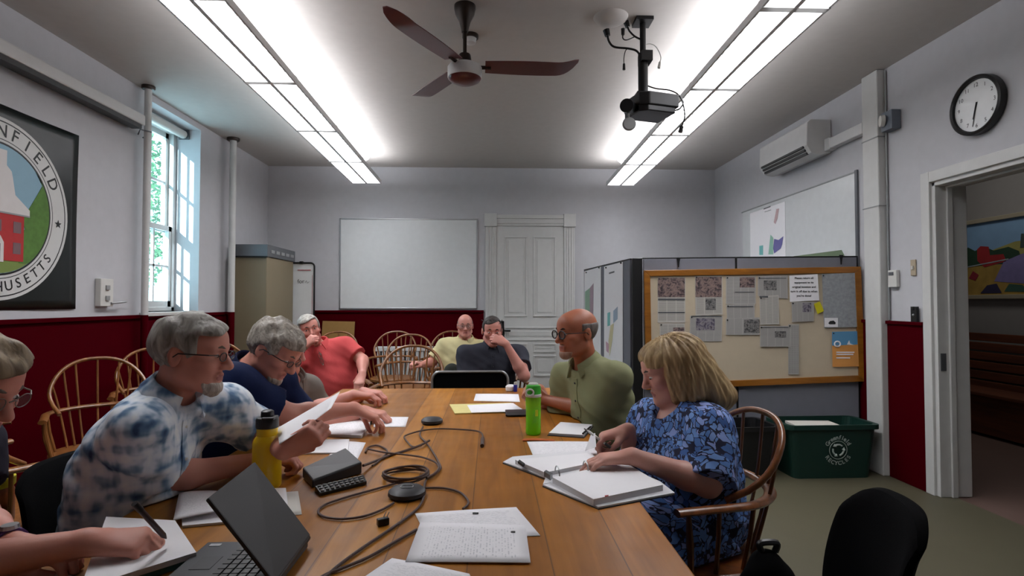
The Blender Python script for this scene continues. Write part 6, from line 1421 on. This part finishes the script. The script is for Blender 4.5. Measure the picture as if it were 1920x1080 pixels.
P_['grey'] = dict(seat=(-1.32, 3.10, .48), h=.006, pel=(-1.36, 3.10, .53), chest=(-1.18, 3.08, .77), neck=(-1.10, 3.07, .93), head=(-1.115, 3.06, 1.075), f=(.9, -.4, 0), hf=(.95, -.2, -.2), wide=1.05, skin=SK4, top=cloth('grey_shirt', (122, 116, 110)), pants=PANT_D,
    R=arm((-.76, 3.10, .82), (.95, .1, -.05), (0, 0, -1), curl=.5, pole=(0, -.5, -1)), L=arm((-.74, 3.26, .81), (.95, -.2, -.05), (0, 0, -1), curl=.5), sleeve=.75, hair=[('hair', .010, hairline(1.0, .012), H_GREY, (.003, 60))])
P_['coral'] = dict(seat=(-1.30, 4.64, .44), pel=(-1.25, 4.56, .53), chest=(-1.30, 4.52, .82), neck=(-1.375, 4.50, .985), head=(-1.44, 4.46, 1.112), f=(.22, -.97, 0), hf=(.42, -.9, .04), hu=(-.22, -.1, 1), hs=.98, wide=1.1, belly=1.3, skin=SK4, top=cloth('coral_polo', (200, 80, 82)), pants=PANT_K,
    R=arm((-1.425, 4.27, .985), (.62, .05, .62), (.45, .75, -.2), curl=.95, pole=(-.8, -.2, -1)), L=arm((-.985, 4.30, .785), (-.05, -.65, -.6), (0, .5, -.8), curl=.5, e=(-1.02, 4.46, .87)), sleeve=.70, flare=.022, placket=.15,
    hair=[('hair', .011, hair2(.048, .072), H_GREY, (.002, 60))], gaze=(.1, 1, .2))
P_['yellow'] = dict(seat=(-.28, 5.55, .44), h=.006, pel=(-.28, 5.56, .50), chest=(-.30, 5.50, .79), neck=(-.255, 5.50, .955), head=(-.255, 5.46, 1.10), f=(-.08, -1, 0), hf=(.06, -1, -.02), hs=.93, wide=1.12, belly=1.2, skin=SK4, top=cloth('pale_yellow_polo', (204, 194, 148)), pants=cloth('dark_olive_trousers', (44, 46, 42)),
    R=arm((-.665, 5.33, .735), (-.45, -.6, .25), (.2, .3, -1), curl=.7, e=(-.575, 5.48, .745)), L=arm((-.02, 5.25, .60), (-.5, -.7, -.1), (0, 0, -1)), sleeve=.8, flare=.022, placket=.14, hair=[('hair', .004, fringe, H_FRINGE, (.0008, 80))],
    legs=[(V3(-.36, 5.12, .70), V3(-.06, 5.14, .46), V3(.5, -.8, 0)), (V3(-.20, 5.12, .48), V3(-.20, 5.10, .09), V3(0, -1, 0))], glasses=G_WIRE, rimr=.0012)
P_['dark'] = dict(seat=(0, 4.71, .44), pel=(0, 4.75, .50), chest=(-.01, 4.70, .79), neck=(.012, 4.68, .96), head=(.008, 4.62, 1.092), f=(.05, -1, 0), hf=(.10, -1, -.12), hs=1.0, wide=1.18, belly=1.2, sw=.2, skin=SK4, top=cloth('charcoal_polo', (52, 54, 64)), pants=PANT_B,
    L=arm((.118, 4.43, 1.000), (-.72, .12, .30), (-.25, .95, -.25), curl=[.7, .7, .75, .8], thumb=.6, e=(.262, 4.44, .745)), R=arm((-.215, 4.36, .75), (.5, -.7, -.3), (0, .2, -1), curl=.5), sleeve=.62, flare=.022, placket=.14, buttonmat=M_CHAR,
    hair=[('hair', .006, hair2(.045, .078), H_DARK, (.001, 90))], browmat=M_BROWD, glasses=G_BLACK, gtop=True)
P_['green'] = dict(seat=(.70, 2.84, .48), pel=(.64, 2.80, .54), chest=(.545, 2.76, .85), neck=(.475, 2.76, 1.02), head=(.425, 2.745, 1.178), f=(-.86, -.5, 0), hf=(-.90, -.42, -.06), hs=1.0, wide=1.02, belly=1.1, skin=SK2, top=cloth('olive_shirt', (134, 136, 102)), pants=PANT_K,
    L=arm((.295, 2.93, .815), (-.8, .5, .12), (.25, .7, .4), curl=.7, e=(.52, 2.70, .800)), R=arm((.27, 3.10, .845), (-.75, -.55, .05), (.2, -.6, -.6), curl=.7, thumb=.4), sleeve=.78, flare=.024, inf=.013, wob=.003, placket=.32, buttonmat=M_CHAR, gv=.82,
    hair=[('hair', .004, fringe, H_FRINGE, (.001, 80)), ('beard', .0008, goatee, hairmat('grey_stubble', (138, 98, 78), (160, 128, 110), 120), (.0003, 150))], glasses=mat('dark_blue_spectacle_frame', (22, 20, 30), .3), rimr=.0034, browmat=M_BROWD)
def womanhair(Hv):
    c, R = V3(*P_['woman']['head']), frame(P_['woman']['hf'], (0, 0, 1)); W = lambda x, y, z: c + R @ V3(x, y, z)
    for q in (-1, 1):
        Hv.cap(W(q * .055, -.02, .03), W(q * .062, -.03, -.09), .040, .036, .04)
    Hv.cap(W(0, -.07, .03), W(0, -.105, -.12), .070, .060, .05); Hv.cap(W(-.01, -.10, -.06), W(-.02, -.172, -.165), .052, .026, .05); Hv.cap(W(-.04, -.08, -.03), W(-.06, -.125, -.15), .045, .028, .04); Hv.cap(W(.04, -.08, -.03), W(.05, -.125, -.15), .045, .028, .04)
def longhair(x, y, z): return np.maximum(np.minimum(y - .047 + .25 * np.maximum(z, 0), .064 - z + .30 * x - .010 * np.sin(70 * x)), np.maximum(y - .098, -(z + .21)))
P_['woman'] = dict(seat=(.75, 2.06, .44), h=.0045, pel=(.78, 2.10, .52), chest=(.745, 2.115, .76), neck=(.735, 2.14, .935), head=(.695, 2.14, 1.068), f=(-.90, -.44, 0), hf=(-.955, .0, -.32), hu=(0, 0, 1), hs=1.0, wide=1.12, belly=1.4, deep=1.2, sw=.165, L_sh=(.785, 1.985, .87), bust=True, skin=SK3, top=floral(), topname='dress_top', pants=None, skirt=True,
    L=arm((.475, 1.865, .812), (-.96, .02, -.08), (0, 0, -1), curl=.28, e=(.735, 1.875, .715)), R=arm((.525, 2.125, .838), (-.9, -.05, -.18), (-.1, -.1, -1), curl=[.6, .8, .9, 1.0], thumb=.8, pole=(.2, .3, -1)), sleeve=.98, flare=.030, inf=.014, wob=.003, vneck=True, hem=.16,
    hair=[('hair', .014, longhair, H_BLOND, (.0032, 17, 1))], hairextra=womanhair, headp=dict(jaw=1.05, nose=.95), gaze=(0, 1, -.5))
P_['woman']['pants'] = P_['woman']['top']
P_['writer'] = dict(h=.0045, pel=(-1.52, 1.25, .54), chest=(-1.40, 1.26, .86), neck=(-1.29, 1.28, 1.03), head=(-1.188, 1.30, 1.142), f=(.96, .1, 0), hf=(.93, .0, -.36), hs=1.02, skin=SK1, top=cloth('dark_top', (40, 36, 48)), pants=PANT_D,
    R=arm((-.868, 1.238, .815), (.93, .28, -.12), (.15, .35, -.9), curl=[.62, .75, .9, 1.0], thumb=.75, e=(-1.13, 1.135, .80)), L=arm((-1.03, 1.255, .80), (.85, -.1, 0), (0, 0, -1), curl=.5, e=(-1.24, 1.40, .80)), sleeve=.55, collar=False,
    hair=[('hair', .018, hair2(.05, .070), H_LBR, (.005, 50))], glasses=G_WIRE, rimr=.0011, rim=.020)
LAB = dict(plaid='grey haired man in a blue plaid shirt holding up a sheet of paper', navy='grey curly haired man in a navy polo reading papers with his head bowed', grey='person in a grey shirt leaning on the table, mostly hidden behind the man in navy',
    coral='grey haired man in a coral polo resting his chin on his fist', yellow='bald man in a pale yellow polo sitting by the back wall', dark='man in a charcoal polo with spectacles on his head and a hand over his mouth',
    green='bald man in an olive shirt and dark glasses with clasped hands', woman='blonde woman in a blue leaf print dress reading at an open binder', writer='person at the frame edge writing on a white pad, face in profile')
for k in P_: person(LAB[k], P_[k])
# worn and held things
def band(who, q, m, name, w=.022, face=None):
    S = P_[who]['_']; e, wr, A = S['arms'][q]; d = nrm(wr - e); c = wr - d * .035; o = MB(); a = nrm(np.cross(d, V3(0, 0, 1))); u_ = np.cross(a, d)
    o.tube([c - d * w / 2, c + d * w / 2], .0345, 20); s_ = o.build(name, m, S['body'], smooth=True)
    if face is not None: MB().tube([c + u_ * .033, c + u_ * .041], [.018, .016], 16).build('watch_face', face, s_)
band('writer', -1, mat('purple_strap', (74, 48, 110), .6), 'wrist_watch', .024, M_ALU); band('coral', 1, M_BLACK, 'wrist_watch', .026, M_BLACK)
# earring-like hearing loop on the man in navy is left out; lanyard on the grey shirt
S = P_['grey']['_']; T = S['T']; r_, f_, u_ = T[:, 0], T[:, 1], T[:, 2]; nk = S['nk']
MB().tube(spline([nk + r_ * .07 + u_ * .03, nk + r_ * .085 + f_ * .09 - u_ * .03, nk + r_ * .06 + f_ * .135 - u_ * .12, nk + r_ * .02 + f_ * .15 - u_ * .24], 5), .005, 6).build('lanyard', M_BLACK, S['body'], smooth=True)
S = P_['navy']['_']; W = S['W']
# spectacles hung at the coral collar
S = P_['coral']['_']; T = S['T']; r_, f_, u_ = T[:, 0], T[:, 1], T[:, 2]; c = S['nk'] + f_ * .145 - u_ * .06
g_ = MB()
for q in (0, 1): g_.tube([c + r_ * (.012 * math.cos(a)) - u_ * (.045 * q + .024 * math.sin(a)) + f_ * .01 for a in [2 * math.pi * k / 18 for k in range(18)]], .0022, 6, closed=True)
g_.tube([c + u_ * .04, c - u_ * .08 + f_ * .012], .002, 6); g_.build('hanging_spectacles', G_WIRE, S['body'], smooth=True)
# the held sheet
q = [ony(519, 803, 1.86), ony(637, 734, 2.0), ony(621, 766, 1.80), ony(523, 832, 1.68)]
sheet('held_sheet', q, M_PAPER, 'white sheet held up in the hand of the man in plaid', 'paper', t=.0008, curl=.004, lift=nrm(np.cross(q[1] - q[0], q[3] - q[0])))
def pen(label, a, b, m, r=.0048):
    d = nrm(V3(*b) - V3(*a)); o = thing('pen', label, 'pen', a); MB().tube([V3(*a), V3(*a) + d * .012, V3(*b)], [.0012, r, r], 10).build('barrel', m, o, smooth=True); MB().tube([V3(*b) - d * .02, V3(*b) + d * .004], r * 1.15, 10).build('cap', M_BLACK, o, smooth=True)
pen('dark pen in the writing hand above the white pad', ony(312, 1010, 1.30), ony(254, 946, 1.235), mat('pen_brown', (50, 34, 36), .3), .006)
pen('white pen between the fingers of the woman in blue', ony(1100, 806, 2.13), ony(1143, 838, 2.07), M_PLAS)
pen('dark pen in the fingers of the man in navy', ony(695, 797, 2.53), ony(699, 776, 2.50), M_BLACK)
q = [ony(1097, 846, 2.12), ony(1118, 838, 2.05), ony(1116, 812, 2.10), ony(1108, 815, 2.14)]
sheet('folded_note', q, M_PAPER, 'small folded white note in the hand of the woman', 'note', t=.0008)
# ------------------------------------------------------------------ camera, daylight, added hall fill light
cd = bpy.data.cameras.new('camera'); cam = bpy.data.objects.new('camera', cd); COL.objects.link(cam)
cd.sensor_width = 36; cd.lens = FOC / 1920 * 36; cd.clip_start = .02
M4 = Matrix(((RT[0], UP[0], -FW[0], 0), (RT[1], UP[1], -FW[1], 0), (RT[2], UP[2], -FW[2], CAMH), (0, 0, 0, 1))); cam.matrix_world = M4
SC.camera = cam
wd = bpy.data.worlds.new('daylight'); SC.world = wd; wd.use_nodes = True
bg = wd.node_tree.nodes['Background']; bg.inputs[0].default_value = (.62, .88, 1.0, 1); bg.inputs[1].default_value = 5.0
sl_ = bpy.data.lights.new('evening_sun', 'SUN'); sl_.energy = 22; sl_.angle = .012; sl_.color = (.85, .95, 1.0); so = bpy.data.objects.new('evening_sun', sl_); COL.objects.link(so)
so.rotation_euler = Vector((.30, .92, -.26)).to_track_quat('-Z', 'Y').to_euler(); so.location = (-8, -4, 6)
hl = bpy.data.lights.new('hall_fill_light', 'AREA'); hl.energy = 7; hl.shape = 'RECTANGLE'; hl.size = .6; hl.size_y = 1.2; hl.color = (1, .95, .9); ho = bpy.data.objects.new('hall_fill_light', hl); COL.objects.link(ho); ho.location = (4.3, 5.2, ZC - .02)  # unseen fill light, added to brighten the hall
vs_ = SC.view_settings; vs_.view_transform = 'Standard'; vs_.look = 'None'; vs_.exposure = 0.25; vs_.gamma = 1.0; vs_.use_curve_mapping = False
SC.display_settings.display_device = 'sRGB'
